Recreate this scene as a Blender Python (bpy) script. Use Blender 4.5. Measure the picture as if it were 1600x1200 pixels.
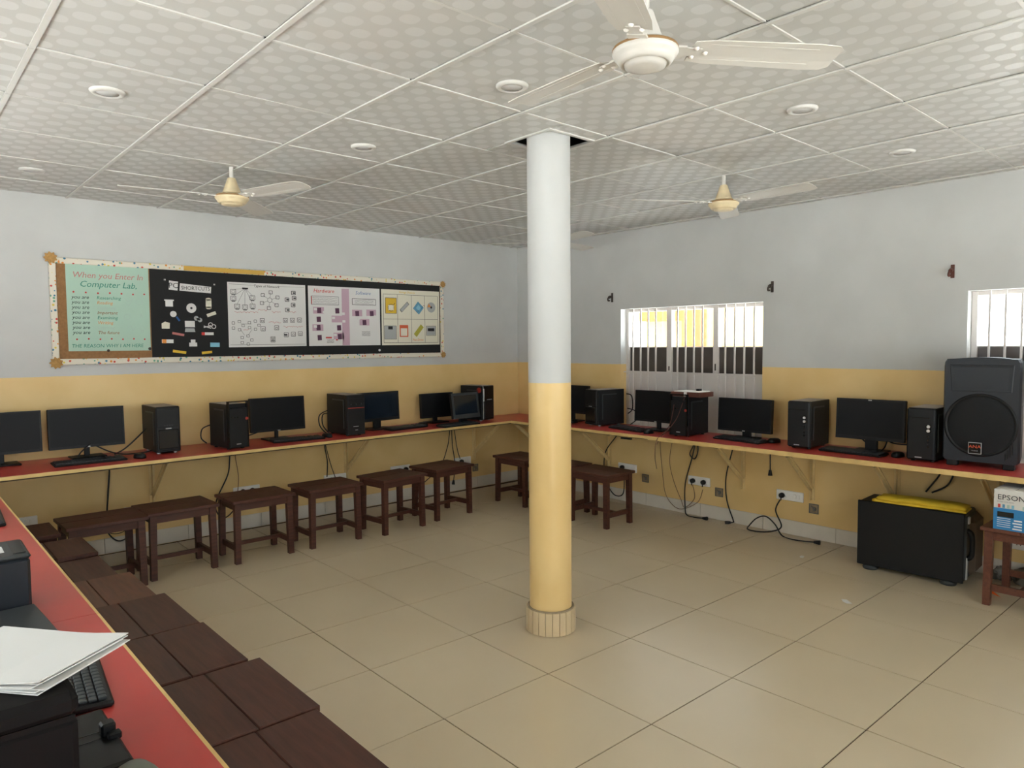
import bpy, math, random
from mathutils import Vector, Matrix, Euler
random.seed(7)
for o in list(bpy.data.objects): bpy.data.objects.remove(o)
SC = bpy.context.scene
COL = SC.collection
PI = math.pi

# ------------------------------------------------------------------ camera, world, sun, exposure
CAM_H, F_PX = 1.5488, 1111.2
YAW, PITCH, ROLL = 0.7306, -0.0562, -0.0081
cd = bpy.data.cameras.new('camera'); cam = bpy.data.objects.new('camera', cd); COL.objects.link(cam)
cd.sensor_fit = 'HORIZONTAL'; cd.sensor_width = 36.0; cd.lens = F_PX / 1600 * 36.0
cd.clip_start = 0.02; cd.clip_end = 200
_f = Vector((math.sin(YAW) * math.cos(PITCH), math.cos(YAW) * math.cos(PITCH), math.sin(PITCH)))
_r = Vector((math.cos(YAW), -math.sin(YAW), 0)); _u = _r.cross(_f)
_r2 = _r * math.cos(ROLL) + _u * math.sin(ROLL); _u2 = -_r * math.sin(ROLL) + _u * math.cos(ROLL)
cam.matrix_world = Matrix(((_r2.x, _u2.x, -_f.x, 0), (_r2.y, _u2.y, -_f.y, 0), (_r2.z, _u2.z, -_f.z, CAM_H), (0, 0, 0, 1)))
SC.camera = cam

w = bpy.data.worlds.new('world'); SC.world = w; w.use_nodes = True
bg = w.node_tree.nodes['Background']; bg.inputs[0].default_value = (0.86, 0.95, 1.0, 1); bg.inputs[1].default_value = 4.2
sd = bpy.data.lights.new('sun', 'SUN'); sd.energy = 84.0; sd.angle = 0.01; sd.color = (0.89, 1.0, 1.13)
sun = bpy.data.objects.new('sun', sd); COL.objects.link(sun)
sun.rotation_euler = Vector((-0.01, -0.5, -0.85)).to_track_quat('-Z', 'Y').to_euler()

vs = SC.view_settings
vs.view_transform = 'Standard'; vs.look = 'None'; vs.gamma = 1.0; vs.use_curve_mapping = False
vs.exposure = 0.30
SC.cycles.max_bounces = 10; SC.cycles.diffuse_bounces = 6; SC.cycles.glossy_bounces = 4; SC.cycles.transmission_bounces = 6
SC.cycles.sample_clamp_indirect = 8.0
SC.cycles.use_denoising = True

# room numbers (metres)
XB, YA, ZC = 5.438, 5.967, 2.620
XL, YK = -0.85, -1.60            # left wall and back wall, both outside the view
ZY = 1.343                        # where the yellow paint ends
ZT = 0.760                        # worktop height

def portal(name, loc, rot, sx, sy):
    l = bpy.data.lights.new(name, 'AREA'); l.shape = 'RECTANGLE'; l.size = sx; l.size_y = sy
    l.cycles.is_portal = True
    o = bpy.data.objects.new(name, l); COL.objects.link(o); o.location = loc; o.rotation_euler = rot
portal('portal_window_1', (XB + .2, 3.725, 1.55), (0, PI / 2, 0), .75, 1.5)
portal('portal_window_2', (XB + .2, .77, 1.55), (0, PI / 2, 0), .75, 1.5)
portal('portal_added_door', (0.05, YK - .2, 1.1), (PI / 2, 0, PI), 1.5, 2.2)  # this and the next three serve added, unseen openings
portal('portal_added_window_3', (3.05, YK - .2, 1.5), (PI / 2, 0, PI), 2.3, 1.3)
portal('portal_added_window_4', (XL - .2, 1.95, 1.525), (0, -PI / 2, 0), 1.15, 1.1)
portal('portal_added_window_5', (XL - .2, 4.0, 1.525), (0, -PI / 2, 0), 1.15, 1.2)

# ------------------------------------------------------------------ helpers
def lin(h):
    h = h.lstrip('#'); c = [int(h[i:i + 2], 16) / 255 for i in (0, 2, 4)]
    return tuple(x / 12.92 if x <= .04045 else ((x + .055) / 1.055) ** 2.4 for x in c) + (1,)

def mat(name, col, rough=.6, spec=.4, metal=0., var=0., vscale=6., bump=0., bscale=60., emit=None):
    m = bpy.data.materials.new(name); m.use_nodes = True; nt = m.node_tree; N = nt.nodes; L = nt.links
    b = N['Principled BSDF']; b.inputs['Base Color'].default_value = lin(col)
    b.inputs['Roughness'].default_value = rough; b.inputs['Metallic'].default_value = metal
    b.inputs['Specular IOR Level'].default_value = spec
    if var or bump:
        tc = N.new('ShaderNodeTexCoord')
    if var:
        n = N.new('ShaderNodeTexNoise'); n.inputs['Scale'].default_value = vscale; n.inputs['Detail'].default_value = 5
        L.new(tc.outputs['Object'], n.inputs['Vector'])
        r = N.new('ShaderNodeMapRange'); r.inputs[1].default_value = .3; r.inputs[2].default_value = .7
        r.inputs[3].default_value = 1 - var; r.inputs[4].default_value = 1 + var
        L.new(n.outputs[0], r.inputs[0])
        mx = N.new('ShaderNodeVectorMath'); mx.operation = 'SCALE'; mx.inputs[0].default_value = lin(col)[:3]
        L.new(r.outputs[0], mx.inputs['Scale']); L.new(mx.outputs[0], b.inputs['Base Color'])
    if bump:
        n2 = N.new('ShaderNodeTexNoise'); n2.inputs['Scale'].default_value = bscale; n2.inputs['Detail'].default_value = 4
        L.new(tc.outputs['Object'], n2.inputs['Vector'])
        bp = N.new('ShaderNodeBump'); bp.inputs['Strength'].default_value = bump; bp.inputs['Distance'].default_value = .01
        L.new(n2.outputs[0], bp.inputs['Height']); L.new(bp.outputs[0], b.inputs['Normal'])
    return m

class MB:
    def __init__(s): s.v = []; s.f = []; s.sm = []
    def add(s, vs, fs, smooth=False, M=None):
        o = len(s.v)
        for p in vs:
            p = Vector(p)
            s.v.append(tuple(M @ p) if M is not None else tuple(p))
        for f in fs: s.f.append([i + o for i in f]); s.sm.append(smooth)
        return s
    def box(s, x0, x1, y0, y1, z0, z1, M=None):
        return s.add([(x, y, z) for z in (z0, z1) for y in (y0, y1) for x in (x0, x1)],
                     [(0, 2, 3, 1), (4, 5, 7, 6), (0, 1, 5, 4), (2, 6, 7, 3), (0, 4, 6, 2), (1, 3, 7, 5)], M=M)
    def cb(s, x0, x1, y0, y1, z0, z1, c=.004, M=None):
        c = min(c, (x1 - x0) * .45, (y1 - y0) * .45, (z1 - z0) * .45)
        vs = []; idx = {}
        for ix, iy, iz in [(i, j, k) for k in (0, 1) for j in (0, 1) for i in (0, 1)]:
            X, Y, Z = (x0, x1)[ix], (y0, y1)[iy], (z0, z1)[iz]
            dx, dy, dz = (c, -c)[ix], (c, -c)[iy], (c, -c)[iz]
            idx[ix, iy, iz, 0] = len(vs); vs.append((X, Y + dy, Z + dz))
            idx[ix, iy, iz, 1] = len(vs); vs.append((X + dx, Y, Z + dz))
            idx[ix, iy, iz, 2] = len(vs); vs.append((X + dx, Y + dy, Z))
        fs = []
        def quad(keys, a):
            fs.append([idx[k + (a,)] for k in keys])
        quad([(0, 0, 0), (0, 0, 1), (0, 1, 1), (0, 1, 0)], 0); quad([(1, 0, 0), (1, 1, 0), (1, 1, 1), (1, 0, 1)], 0)
        quad([(0, 0, 0), (1, 0, 0), (1, 0, 1), (0, 0, 1)], 1); quad([(0, 1, 0), (0, 1, 1), (1, 1, 1), (1, 1, 0)], 1)
        quad([(0, 0, 0), (0, 1, 0), (1, 1, 0), (1, 0, 0)], 2); quad([(0, 0, 1), (1, 0, 1), (1, 1, 1), (0, 1, 1)], 2)
        for i in (0, 1):
            for j in (0, 1):
                fl = (i + j) % 2
                def e(k1, k2, a, b):
                    q = [idx[k1 + (a,)], idx[k2 + (a,)], idx[k2 + (b,)], idx[k1 + (b,)]]
                    fs.append(q)
                e((i, j, 0), (i, j, 1), 0, 1); e((i, 0, j), (i, 1, j), 2, 0); e((0, i, j), (1, i, j), 1, 2)
        for k in [(i, j, l) for i in (0, 1) for j in (0, 1) for l in (0, 1)]:
            fs.append([idx[k + (0,)], idx[k + (1,)], idx[k + (2,)]])
        # orient outward
        C = Vector(((x0 + x1) / 2, (y0 + y1) / 2, (z0 + z1) / 2)); out = []
        for f in fs:
            a, b, d = Vector(vs[f[0]]), Vector(vs[f[1]]), Vector(vs[f[2]])
            n = (b - a).cross(d - a); m = sum((Vector(vs[i]) for i in f), Vector()) / len(f) - C
            out.append(f if n.dot(m) > 0 else f[::-1])
        return s.add(vs, out, M=M)
    def cyl(s, p0, p1, r0, r1=None, n=12, caps=True, smooth=True, M=None):
        r1 = r0 if r1 is None else r1
        p0, p1 = Vector(p0), Vector(p1); d = (p1 - p0).normalized()
        a = d.orthogonal().normalized(); b = d.cross(a); vs = []
        for p, r in ((p0, r0), (p1, r1)):
            for i in range(n):
                t = 2 * PI * i / n; vs.append(p + (a * math.cos(t) + b * math.sin(t)) * r)
        s.add(vs, [(i, (i + 1) % n, n + (i + 1) % n, n + i) for i in range(n)], smooth, M)
        if caps: s.add(vs, [list(range(n))[::-1], list(range(n, 2 * n))], False, M)
        return s
    def tube(s, pts, r, n=6, M=None):
        P = [Vector(p) for p in pts]; rings = []; up = None
        for i, p in enumerate(P):
            d = (P[min(i + 1, len(P) - 1)] - P[max(i - 1, 0)]).normalized()
            a = d.orthogonal().normalized() if up is None else (up - d * up.dot(d)).normalized()
            up = a; b = d.cross(a)
            rings.append([p + (a * math.cos(2 * PI * k / n) + b * math.sin(2 * PI * k / n)) * r for k in range(n)])
        vs = [q for g in rings for q in g]
        fs = [(i * n + k, i * n + (k + 1) % n, (i + 1) * n + (k + 1) % n, (i + 1) * n + k) for i in range(len(P) - 1) for k in range(n)]
        fs += [list(range(n))[::-1], [(len(P) - 1) * n + k for k in range(n)]]
        return s.add(vs, fs, True, M)
    def lathe(s, prof, n=32, c=(0, 0, 0), M=None, smooth=True, a0=0, a1=2 * PI):
        full = abs(a1 - a0 - 2 * PI) < 1e-6; m = n if full else n + 1; vs = []
        for r, z in prof:
            for i in range(m):
                t = a0 + (a1 - a0) * i / n; vs.append((c[0] + r * math.cos(t), c[1] + r * math.sin(t), c[2] + z))
        fs = [(j * m + i, j * m + (i + 1) % m, (j + 1) * m + (i + 1) % m, (j + 1) * m + i) for j in range(len(prof) - 1) for i in range(n)]
        return s.add(vs, fs, smooth, M)
    def prism(s, poly, t0, t1, plane='xy', M=None):
        n = len(poly)
        def m(p, t): return (p[0], p[1], t) if plane == 'xy' else ((p[0], t, p[1]) if plane == 'xz' else (t, p[0], p[1]))
        vs = [m(p, t0) for p in poly] + [m(p, t1) for p in poly]
        return s.add(vs, [list(range(n))[::-1], list(range(n, 2 * n))] + [(i, (i + 1) % n, n + (i + 1) % n, n + i) for i in range(n)], M=M)
    def mesh(s, name, m):
        me = bpy.data.meshes.new(name); me.from_pydata(s.v, [], s.f); me.polygons.foreach_set('use_smooth', s.sm)
        if m is not None: me.materials.append(m)
        me.update(); return me
    def build(s, name, m, parent=None, fix=True):
        me = s.mesh(name, m)
        if fix:
            import bmesh
            bm = bmesh.new(); bm.from_mesh(me); bmesh.ops.recalc_face_normals(bm, faces=bm.faces[:]); bm.to_mesh(me); bm.free()
        return link(name, me, parent)

def link(name, data, parent=None, loc=None, rot=None):
    o = bpy.data.objects.new(name, data); COL.objects.link(o)
    if parent is not None: o.parent = parent
    if loc is not None: o.location = loc
    if rot is not None: o.rotation_euler = rot
    return o
def tag(o, label=None, cat=None, group=None, kind=None):
    for k, v in (('label', label), ('category', cat), ('group', group), ('kind', kind)):
        if v: o[k] = v
    return o
def thing(name, label, cat, loc=(0, 0, 0), rz=0., group=None, rot=None):
    o = bpy.data.objects.new(name, None); COL.objects.link(o); o.empty_display_size = .1
    o.location = loc; o.rotation_euler = rot or (0, 0, rz)
    return tag(o, label, cat, group)
def spline(pts, n=8):
    P = [Vector(p) for p in pts]; out = []
    for i in range(len(P) - 1):
        a, b, c, d = P[max(i - 1, 0)], P[i], P[i + 1], P[min(i + 2, len(P) - 1)]
        for k in range(n):
            t = k / n
            out.append(.5 * ((2 * b) + (c - a) * t + (2 * a - 5 * b + 4 * c - d) * t * t + (3 * b - a - 3 * c + d) * t ** 3))
    out.append(P[-1]); return out
def text(name, s, size, m, parent, loc, rot, align='LEFT', shear=0., ext=.0004, sx=1.):
    c = bpy.data.curves.new(name, 'FONT'); c.body = s; c.size = size; c.align_x = align; c.extrude = ext; c.shear = shear
    c.resolution_u = 2; c.materials.append(m)
    t_ = bpy.data.objects.new('tmp_text', c); COL.objects.link(t_); me = bpy.data.meshes.new_from_object(t_); bpy.data.objects.remove(t_)
    me.name = name; me.materials.clear(); me.materials.append(m)
    o = link(name, me, parent, loc, rot); o.scale = (sx, 1, 1); return o

# ------------------------------------------------------------------ materials
def wall_paint():
    m = mat('two_tone_wall_paint', '#D8D6D0', .55, .3); nt = m.node_tree; N = nt.nodes; L = nt.links; b = N['Principled BSDF']
    g = N.new('ShaderNodeNewGeometry'); sp = N.new('ShaderNodeSeparateXYZ'); L.new(g.outputs['Position'], sp.inputs[0])
    n = N.new('ShaderNodeTexNoise'); n.inputs['Scale'].default_value = 3.; n.inputs['Detail'].default_value = 6; L.new(g.outputs['Position'], n.inputs['Vector'])
    n3 = N.new('ShaderNodeTexNoise'); n3.inputs['Scale'].default_value = 30.; L.new(g.outputs['Position'], n3.inputs['Vector'])
    ad = N.new('ShaderNodeMath'); ad.operation = 'MULTIPLY_ADD'; ad.inputs[1].default_value = .006; L.new(n3.outputs[0], ad.inputs[0]); L.new(sp.outputs['Z'], ad.inputs[2])
    gt = N.new('ShaderNodeMath'); gt.operation = 'GREATER_THAN'; gt.inputs[1].default_value = ZY + .003; L.new(ad.outputs[0], gt.inputs[0])
    def ramp(c0, c1):
        r = N.new('ShaderNodeValToRGB'); r.color_ramp.elements[0].color = lin(c0); r.color_ramp.elements[1].color = lin(c1)
        r.color_ramp.elements[0].position = .35; r.color_ramp.elements[1].position = .65; L.new(n.outputs[0], r.inputs[0]); return r
    ry, rw = ramp('#DFBE80', '#E5C68B'), ramp('#C0C1BF', '#C6C7C5')
    mx = N.new('ShaderNodeMix'); mx.data_type = 'RGBA'; L.new(gt.outputs[0], mx.inputs[0]); L.new(ry.outputs[0], mx.inputs[6]); L.new(rw.outputs[0], mx.inputs[7])
    L.new(mx.outputs[2], b.inputs['Base Color'])
    mr = N.new('ShaderNodeMapRange'); mr.inputs[3].default_value = .32; mr.inputs[4].default_value = .6; L.new(gt.outputs[0], mr.inputs[0]); L.new(mr.outputs[0], b.inputs['Roughness'])
    bp = N.new('ShaderNodeBump'); bp.inputs['Strength'].default_value = .12; bp.inputs['Distance'].default_value = .02; L.new(n.outputs[0], bp.inputs['Height']); L.new(bp.outputs[0], b.inputs['Normal'])
    return m
def ceiling_mat():
    m = mat('patterned_ceiling_panel', '#D8D4CB', .5, .3); nt = m.node_tree; N = nt.nodes; L = nt.links; b = N['Principled BSDF']
    g = N.new('ShaderNodeNewGeometry'); sp = N.new('ShaderNodeSeparateXYZ'); L.new(g.outputs['Position'], sp.inputs[0])
    def mth(op, a, bb=None, c=None):
        n = N.new('ShaderNodeMath'); n.operation = op
        for i, v in enumerate((a, bb, c)):
            if v is None: continue
            if isinstance(v, (int, float)): n.inputs[i].default_value = v
            else: L.new(v, n.inputs[i])
        return n.outputs[0]
    u = mth('MULTIPLY_ADD', sp.outputs['X'], 9 / .6082, 900.14 - 1.6836 * 9 / .6082); v = mth('MULTIPLY_ADD', sp.outputs['Y'], 9 / .6082, 900.14 - 1.863 * 9 / .6082)
    par = mth('MODULO', mth('ADD', mth('FLOOR', u), mth('FLOOR', v)), 2.0)
    fx = mth('ABSOLUTE', mth('SUBTRACT', mth('FRACT', u), .5)); fy = mth('ABSOLUTE', mth('SUBTRACT', mth('FRACT', v), .5))
    d = mth('ADD', mth('POWER', mth('MULTIPLY', fx, 2.0), 2.5), mth('POWER', mth('MULTIPLY', fy, 2.0), 2.5))
    ov = N.new('ShaderNodeMapRange'); ov.inputs[1].default_value = 1.08; ov.inputs[2].default_value = .88; L.new(d, ov.inputs[0])
    inside = mth('MULTIPLY', ov.outputs[0], mth('LESS_THAN', mth('ABSOLUTE', mth('SUBTRACT', par, 1.0)), .5))
    mx = N.new('ShaderNodeMix'); mx.data_type = 'RGBA'; L.new(inside, mx.inputs[0]); mx.inputs[6].default_value = lin('#C0C0BC'); mx.inputs[7].default_value = lin('#CACAC7')
    n = N.new('ShaderNodeTexNoise'); n.inputs['Scale'].default_value = 1.1; n.inputs['Detail'].default_value = 3; L.new(g.outputs['Position'], n.inputs['Vector'])
    st = N.new('ShaderNodeMapRange'); st.inputs[1].default_value = .60; st.inputs[2].default_value = .80; st.inputs[3].default_value = 0; st.inputs[4].default_value = .3; L.new(n.outputs[0], st.inputs[0])
    m2 = N.new('ShaderNodeMix'); m2.data_type = 'RGBA'; L.new(st.outputs[0], m2.inputs[0]); L.new(mx.outputs[2], m2.inputs[6]); m2.inputs[7].default_value = lin('#C9B6A4')
    L.new(m2.outputs[2], b.inputs['Base Color'])
    r2 = N.new('ShaderNodeMapRange'); r2.inputs[3].default_value = .55; r2.inputs[4].default_value = .35; L.new(inside, r2.inputs[0]); L.new(r2.outputs[0], b.inputs['Roughness'])
    return m
def floor_mat():
    m = mat('beige_floor_tile', '#C8B595', .25, .5); nt = m.node_tree; N = nt.nodes; L = nt.links; b = N['Principled BSDF']
    g = N.new('ShaderNodeNewGeometry'); oi = N.new('ShaderNodeObjectInfo')
    n = N.new('ShaderNodeTexNoise'); n.inputs['Scale'].default_value = 1.6; n.inputs['Detail'].default_value = 3; L.new(g.outputs['Position'], n.inputs['Vector'])
    ad = N.new('ShaderNodeMath'); ad.operation = 'MULTIPLY_ADD'; ad.inputs[1].default_value = .12; L.new(oi.outputs['Random'], ad.inputs[0]); L.new(n.outputs[0], ad.inputs[2])
    r = N.new('ShaderNodeValToRGB'); e = r.color_ramp.elements; e[0].position = .2; e[0].color = lin('#C4B395'); e[1].position = .9; e[1].color = lin('#CEBEA1'); L.new(ad.outputs[0], r.inputs[0])
    L.new(r.outputs[0], b.inputs['Base Color']); b.inputs['Roughness'].default_value = .3
    return m
def wood_mat(name, c0, c1, rough=.4):
    m = mat(name, c0, rough, .4); nt = m.node_tree; N = nt.nodes; L = nt.links; b = N['Principled BSDF']
    tc = N.new('ShaderNodeTexCoord'); mp = N.new('ShaderNodeMapping'); mp.inputs['Scale'].default_value = (3, 30, 30); L.new(tc.outputs['Object'], mp.inputs[0])
    n = N.new('ShaderNodeTexNoise'); n.inputs['Scale'].default_value = 2; n.inputs['Detail'].default_value = 6; L.new(mp.outputs[0], n.inputs['Vector'])
    r = N.new('ShaderNodeValToRGB'); r.color_ramp.elements[0].position = .3; r.color_ramp.elements[0].color = lin(c0); r.color_ramp.elements[1].position = .7; r.color_ramp.elements[1].color = lin(c1)
    L.new(n.outputs[0], r.inputs[0]); L.new(r.outputs[0], b.inputs['Base Color'])
    bp = N.new('ShaderNodeBump'); bp.inputs['Strength'].default_value = .15; bp.inputs['Distance'].default_value = .004; L.new(n.outputs[0], bp.inputs['Height']); L.new(bp.outputs[0], b.inputs['Normal'])
    return m
def floral_mat():
    m = mat('floral_border_paper', '#D9D3C4', .7); nt = m.node_tree; N = nt.nodes; L = nt.links; b = N['Principled BSDF']
    tc = N.new('ShaderNodeTexCoord'); v = N.new('ShaderNodeTexVoronoi'); v.inputs['Scale'].default_value = 42; L.new(tc.outputs['Object'], v.inputs['Vector'])
    r = N.new('ShaderNodeValToRGB'); r.color_ramp.interpolation = 'CONSTANT'; e = r.color_ramp.elements; e[0].color = (1, 1, 1, 1); e[1].position = .34; e[1].color = (0, 0, 0, 1); L.new(v.outputs['Distance'], r.inputs[0])
    sc = N.new('ShaderNodeSeparateColor'); L.new(v.outputs['Color'], sc.inputs[0])
    r2 = N.new('ShaderNodeValToRGB'); r2.color_ramp.interpolation = 'CONSTANT'; e = r2.color_ramp.elements
    cols = ['#C9544A', '#D98A3C', '#D9D3C4', '#D6C15A', '#D9D3C4', '#6FA58C', '#4A7F9A', '#D9D3C4']
    e[0].color = lin(cols[0]); e[1].position = 1 / 8; e[1].color = lin(cols[1])
    for i in range(2, 8): x = e.new(i / 8); x.color = lin(cols[i])
    L.new(sc.outputs[0], r2.inputs[0])
    mx = N.new('ShaderNodeMix'); mx.data_type = 'RGBA'; L.new(r.outputs[0], mx.inputs[0]); mx.inputs[6].default_value = lin('#DAD4C4'); L.new(r2.outputs[0], mx.inputs[7]); L.new(mx.outputs[2], b.inputs['Base Color'])
    return m
def glass_mat(name, tint, alpha):
    m = bpy.data.materials.new(name); m.use_nodes = True; N = m.node_tree.nodes; L = m.node_tree.links; N.remove(N['Principled BSDF'])
    t = N.new('ShaderNodeBsdfTransparent'); t.inputs[0].default_value = tint; gl = N.new('ShaderNodeBsdfGlossy'); gl.inputs['Roughness'].default_value = .05
    mx = N.new('ShaderNodeMixShader'); mx.inputs[0].default_value = alpha; L.new(t.outputs[0], mx.inputs[1]); L.new(gl.outputs[0], mx.inputs[2]); L.new(mx.outputs[0], N['Material Output'].inputs[0]); return m

M = dict(
    wall=wall_paint(), ceil=ceiling_mat(), floor=floor_mat(),
    grout=mat('brown_grout', '#4A3826', .9), plaster=mat('plain_plaster', '#D9D7D1', .7), dark_void=mat('ceiling_void', '#2A2723', .9),
    tbar=mat('white_grid_bar', '#CFCEC9', .35), skirt=mat('pale_skirting_tile', '#D8D1C4', .3, var=.05),
    colbase=mat('cream_column_tile', '#CDB894', .35, var=.06), cement=mat('cement_grout', '#8F7F66', .9, var=.15, vscale=30),
    red=mat('red_laminate', '#B9413B', .32, .45, var=.06, vscale=5), edge=mat('yellow_edging', '#D9B978', .5, var=.08, vscale=14),
    under=mat('painted_edge_shadow', '#4B3B2B', .85), bracket=mat('cream_painted_iron', '#DDC38C', .5, var=.08, vscale=20),
    stool=wood_mat('dark_brown_varnished_wood', '#40231A', '#573226', .45), stool_red=wood_mat('reddish_brown_varnished_wood', '#553023', '#6A3E2C', .38),
    black=mat('black_plastic', '#121314', .42, .3), black2=mat('matt_black_metal', '#151617', .5, .3, bump=.05, bscale=300), gloss=mat('gloss_black_plastic', '#101113', .18, .5),
    dgrey=mat('dark_grey_plastic', '#34383A', .45), screen=mat('switched_off_screen', '#191A1C', .35, .15), bluescreen=mat('glossy_switched_off_screen', '#18222D', .10, .6),
    dust=mat('dusty_grey_metal', '#A0968C', .8, var=.12), silver=mat('silver_plastic', '#B9BBBC', .35, metal=.3), chrome=mat('chrome_button', '#E4E6E8', .2, metal=.6),
    redtrim=mat('red_plastic_trim', '#A8362B', .4), orange=mat('orange_print', '#D8542A', .5), white=mat('white_plastic', '#F0EEE9', .4), offw=mat('white_window_paint', '#D9D4D0', .45, var=.03),
    bluegrey=mat('blue_grey_speaker_plastic', '#171D25', .42, .5, bump=.08, bscale=400), grille=mat('dark_speaker_grille', '#15181B', .6, bump=.5, bscale=900),
    cream=mat('cream_fan_enamel', '#D8C7A2', .35, var=.08, vscale=25), fanwhite=mat('white_fan_enamel', '#CBC8C1', .35), brass=mat('rust_ring', '#8B6A42', .6),
    cork=mat('brown_cork', '#8E6A46', .9, var=.12, vscale=60), floral=floral_mat(), rosette=mat('ochre_paper_flower', '#B08A52', .8, var=.2, vscale=60),
    mint=mat('mint_poster_paper', '#A9C6B5', .75, var=.02), chart=mat('black_chart_paper', '#1B1B1C', .8), paper=mat('white_poster_paper', '#D9D8D6', .75, var=.015), creamp=mat('cream_poster_paper', '#DAD6C4', .75),
    ink=mat('black_ink', '#26262A', .8), pink=mat('pink_ink', '#BD7874', .8), teal=mat('teal_ink', '#3C8371', .8), orink=mat('orange_ink', '#D98B45', .8), brink=mat('brown_ink', '#96613E', .8),
    pale=mat('pale_grey_ink', '#A9BFB4', .8), redink=mat('red_ink', '#C8413E', .8), blueink=mat('blue_ink', '#6F86AE', .8), yel=mat('yellow_print', '#D9B43A', .7), lblue=mat('light_blue_print', '#7FB6CC', .7),
    mauve=mat('mauve_print', '#BFA1B0', .8), purple=mat('dark_purple_print', '#5A3A50', .8), greyp=mat('grey_print', '#A4A6A6', .7), dred=mat('orange_red_print', '#D0623E', .7), olive=mat('olive_print', '#A8A23E', .7), sblue=mat('steel_blue_print', '#5E93B2', .7), navy=mat('navy_print', '#2F5E97', .7),
    cloth=mat('yellow_cloth', '#D2B12E', .75, var=.1, vscale=15), boxw=mat('white_carton', '#DAD8D2', .6), boxb=mat('blue_carton_print', '#2F7FB8', .5), bag=mat('crumpled_grey_plastic', '#6E6A62', .5, var=.3, vscale=25),
    brownbox=mat('brown_painted_wood', '#5B3329', .5), cable=mat('black_cable', '#161616', .5), bcable=mat('brown_cable', '#7A5A42', .6), steel=mat('galvanised_box', '#6F6D68', .5, metal=.4, var=.2, vscale=40),
    pblack=mat('matt_black_printer_plastic', '#161414', .75, .15), greydev=mat('grey_plastic', '#71756C', .5), rearbrown=mat('dusty_brown_cabinet', '#5E5042', .8, var=.1), iron=mat('rusty_iron', '#3E3530', .7), extyel=mat('pale_yellow_exterior_paint', '#B89A5E', .7), extor=mat('orange_exterior_paint', '#9C5A2A', .7), ground=mat('dusty_ground', '#B4AEA4', .95, var=.1, vscale=.7), lampglass=mat('frosted_lamp_disc', '#CFCFCE', .3),
    glass=glass_mat('clear_glass', (1, 1, 1, 1), .06), tint=mat('dark_tinted_glass', '#4A4441', .15, .5, var=.15, vscale=5), offpaper=mat('white_office_paper', '#E3E3E1', .7), paperedge=mat('paper_edges', '#C9C2C6', .8), orangewrap=mat('orange_plastic', '#D85F1E', .5),
    inkgrey=mat('grey_text_print', '#8A8C90', .7), whiteprint=mat('white_print', '#DDE3E8', .6), yellow_tape=mat('yellow_border_tape', '#C9A24C', .7),
)

# ------------------------------------------------------------------ setting: floor
o = MB().box(XL - .25, XB + .25, YK - .25, YA + .25, -.2, -.004).build('floor', M['grout']); tag(o, 'beige glazed tile floor with brown grout lines', kind='structure'); FLOOR = o
S = .6; fo = (1.6948, 2.3289); th = -.0104; ct, stt = math.cos(th), math.sin(th)
tile_mesh = MB().cb(-.2971, .2971, -.2971, .2971, -.006, 0, .0004).mesh('floor_tile', M['floor'])
inv = (ct, stt)
for i in range(-6, 9):
    for j in range(-8, 9):
        u, v = (i + .5) * S, (j + .5) * S
        x, y = fo[0] + ct * u - stt * v, fo[1] + stt * u + ct * v
        if x < XL - .2 or x > XB + .2 or y < YK - .2 or y > YA + .2: continue
        t = link('floor_tile', tile_mesh, FLOOR, (x, y, random.uniform(-.0004, .0002)), (random.uniform(-.0005, .0005), random.uniform(-.0005, .0005), th))

# walls
t = .23
def wallmesh(name, bm, label):
    return tag(bm.build(name, M['wall']), label, kind='structure')
wallmesh('wall_left', MB().box(XL - t, XB + t, YA, YA + t, -.2, 3.0), 'white wall with yellow lower band behind the notice board')
b = MB()   # wall with two windows
W1, W2, Z0, Z1 = (2.980, 4.472), (0.02, 1.514), .745, 1.878
for y0, y1 in ((YK - t, W2[0]), (W2[1], W1[0]), (W1[1], YA)): b.box(XB, XB + t, y0, y1, -.2, 3.0)
for y0, y1 in (W1, W2): b.box(XB, XB + t, y0, y1, -.2, Z0); b.box(XB, XB + t, y0, y1, Z1, 3.0)
wallmesh('wall_right', b, 'white wall with yellow lower band and two barred windows')
b = MB(); ys_ = YK - t
for y0, y1 in ((1.4, 2.5), (3.4, 4.6)):  # unseen side windows, added to brighten the ceiling and column
    b.box(XL - t, XL, ys_, y0, -.2, 3.0); b.box(XL - t, XL, y0, y1, -.2, .95); b.box(XL - t, XL, y0, y1, 2.1, 3.0); ys_ = y1
b.box(XL - t, XL, ys_, YA, -.2, 3.0)
wallmesh('wall_side', b, 'white and yellow side wall with two added windows beside the red worktop')
b = MB()
ops = [(-.7, .8, -.2, 2.2), (1.9, 4.2, .85, 2.15)]  # unseen doorway and window, added to let in more daylight
xs = XL
for x0, x1, z0, z1 in ops:
    b.box(xs, x0, YK - t, YK, -.2, 3.0); xs = x1
    b.box(x0, x1, YK - t, YK, z1, 3.0)
    if z0 > 0: b.box(x0, x1, YK - t, YK, -.2, z0)
b.box(xs, XB, YK - t, YK, -.2, 3.0)
wallmesh('wall_back', b, 'white and yellow wall with an added doorway and window')

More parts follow.
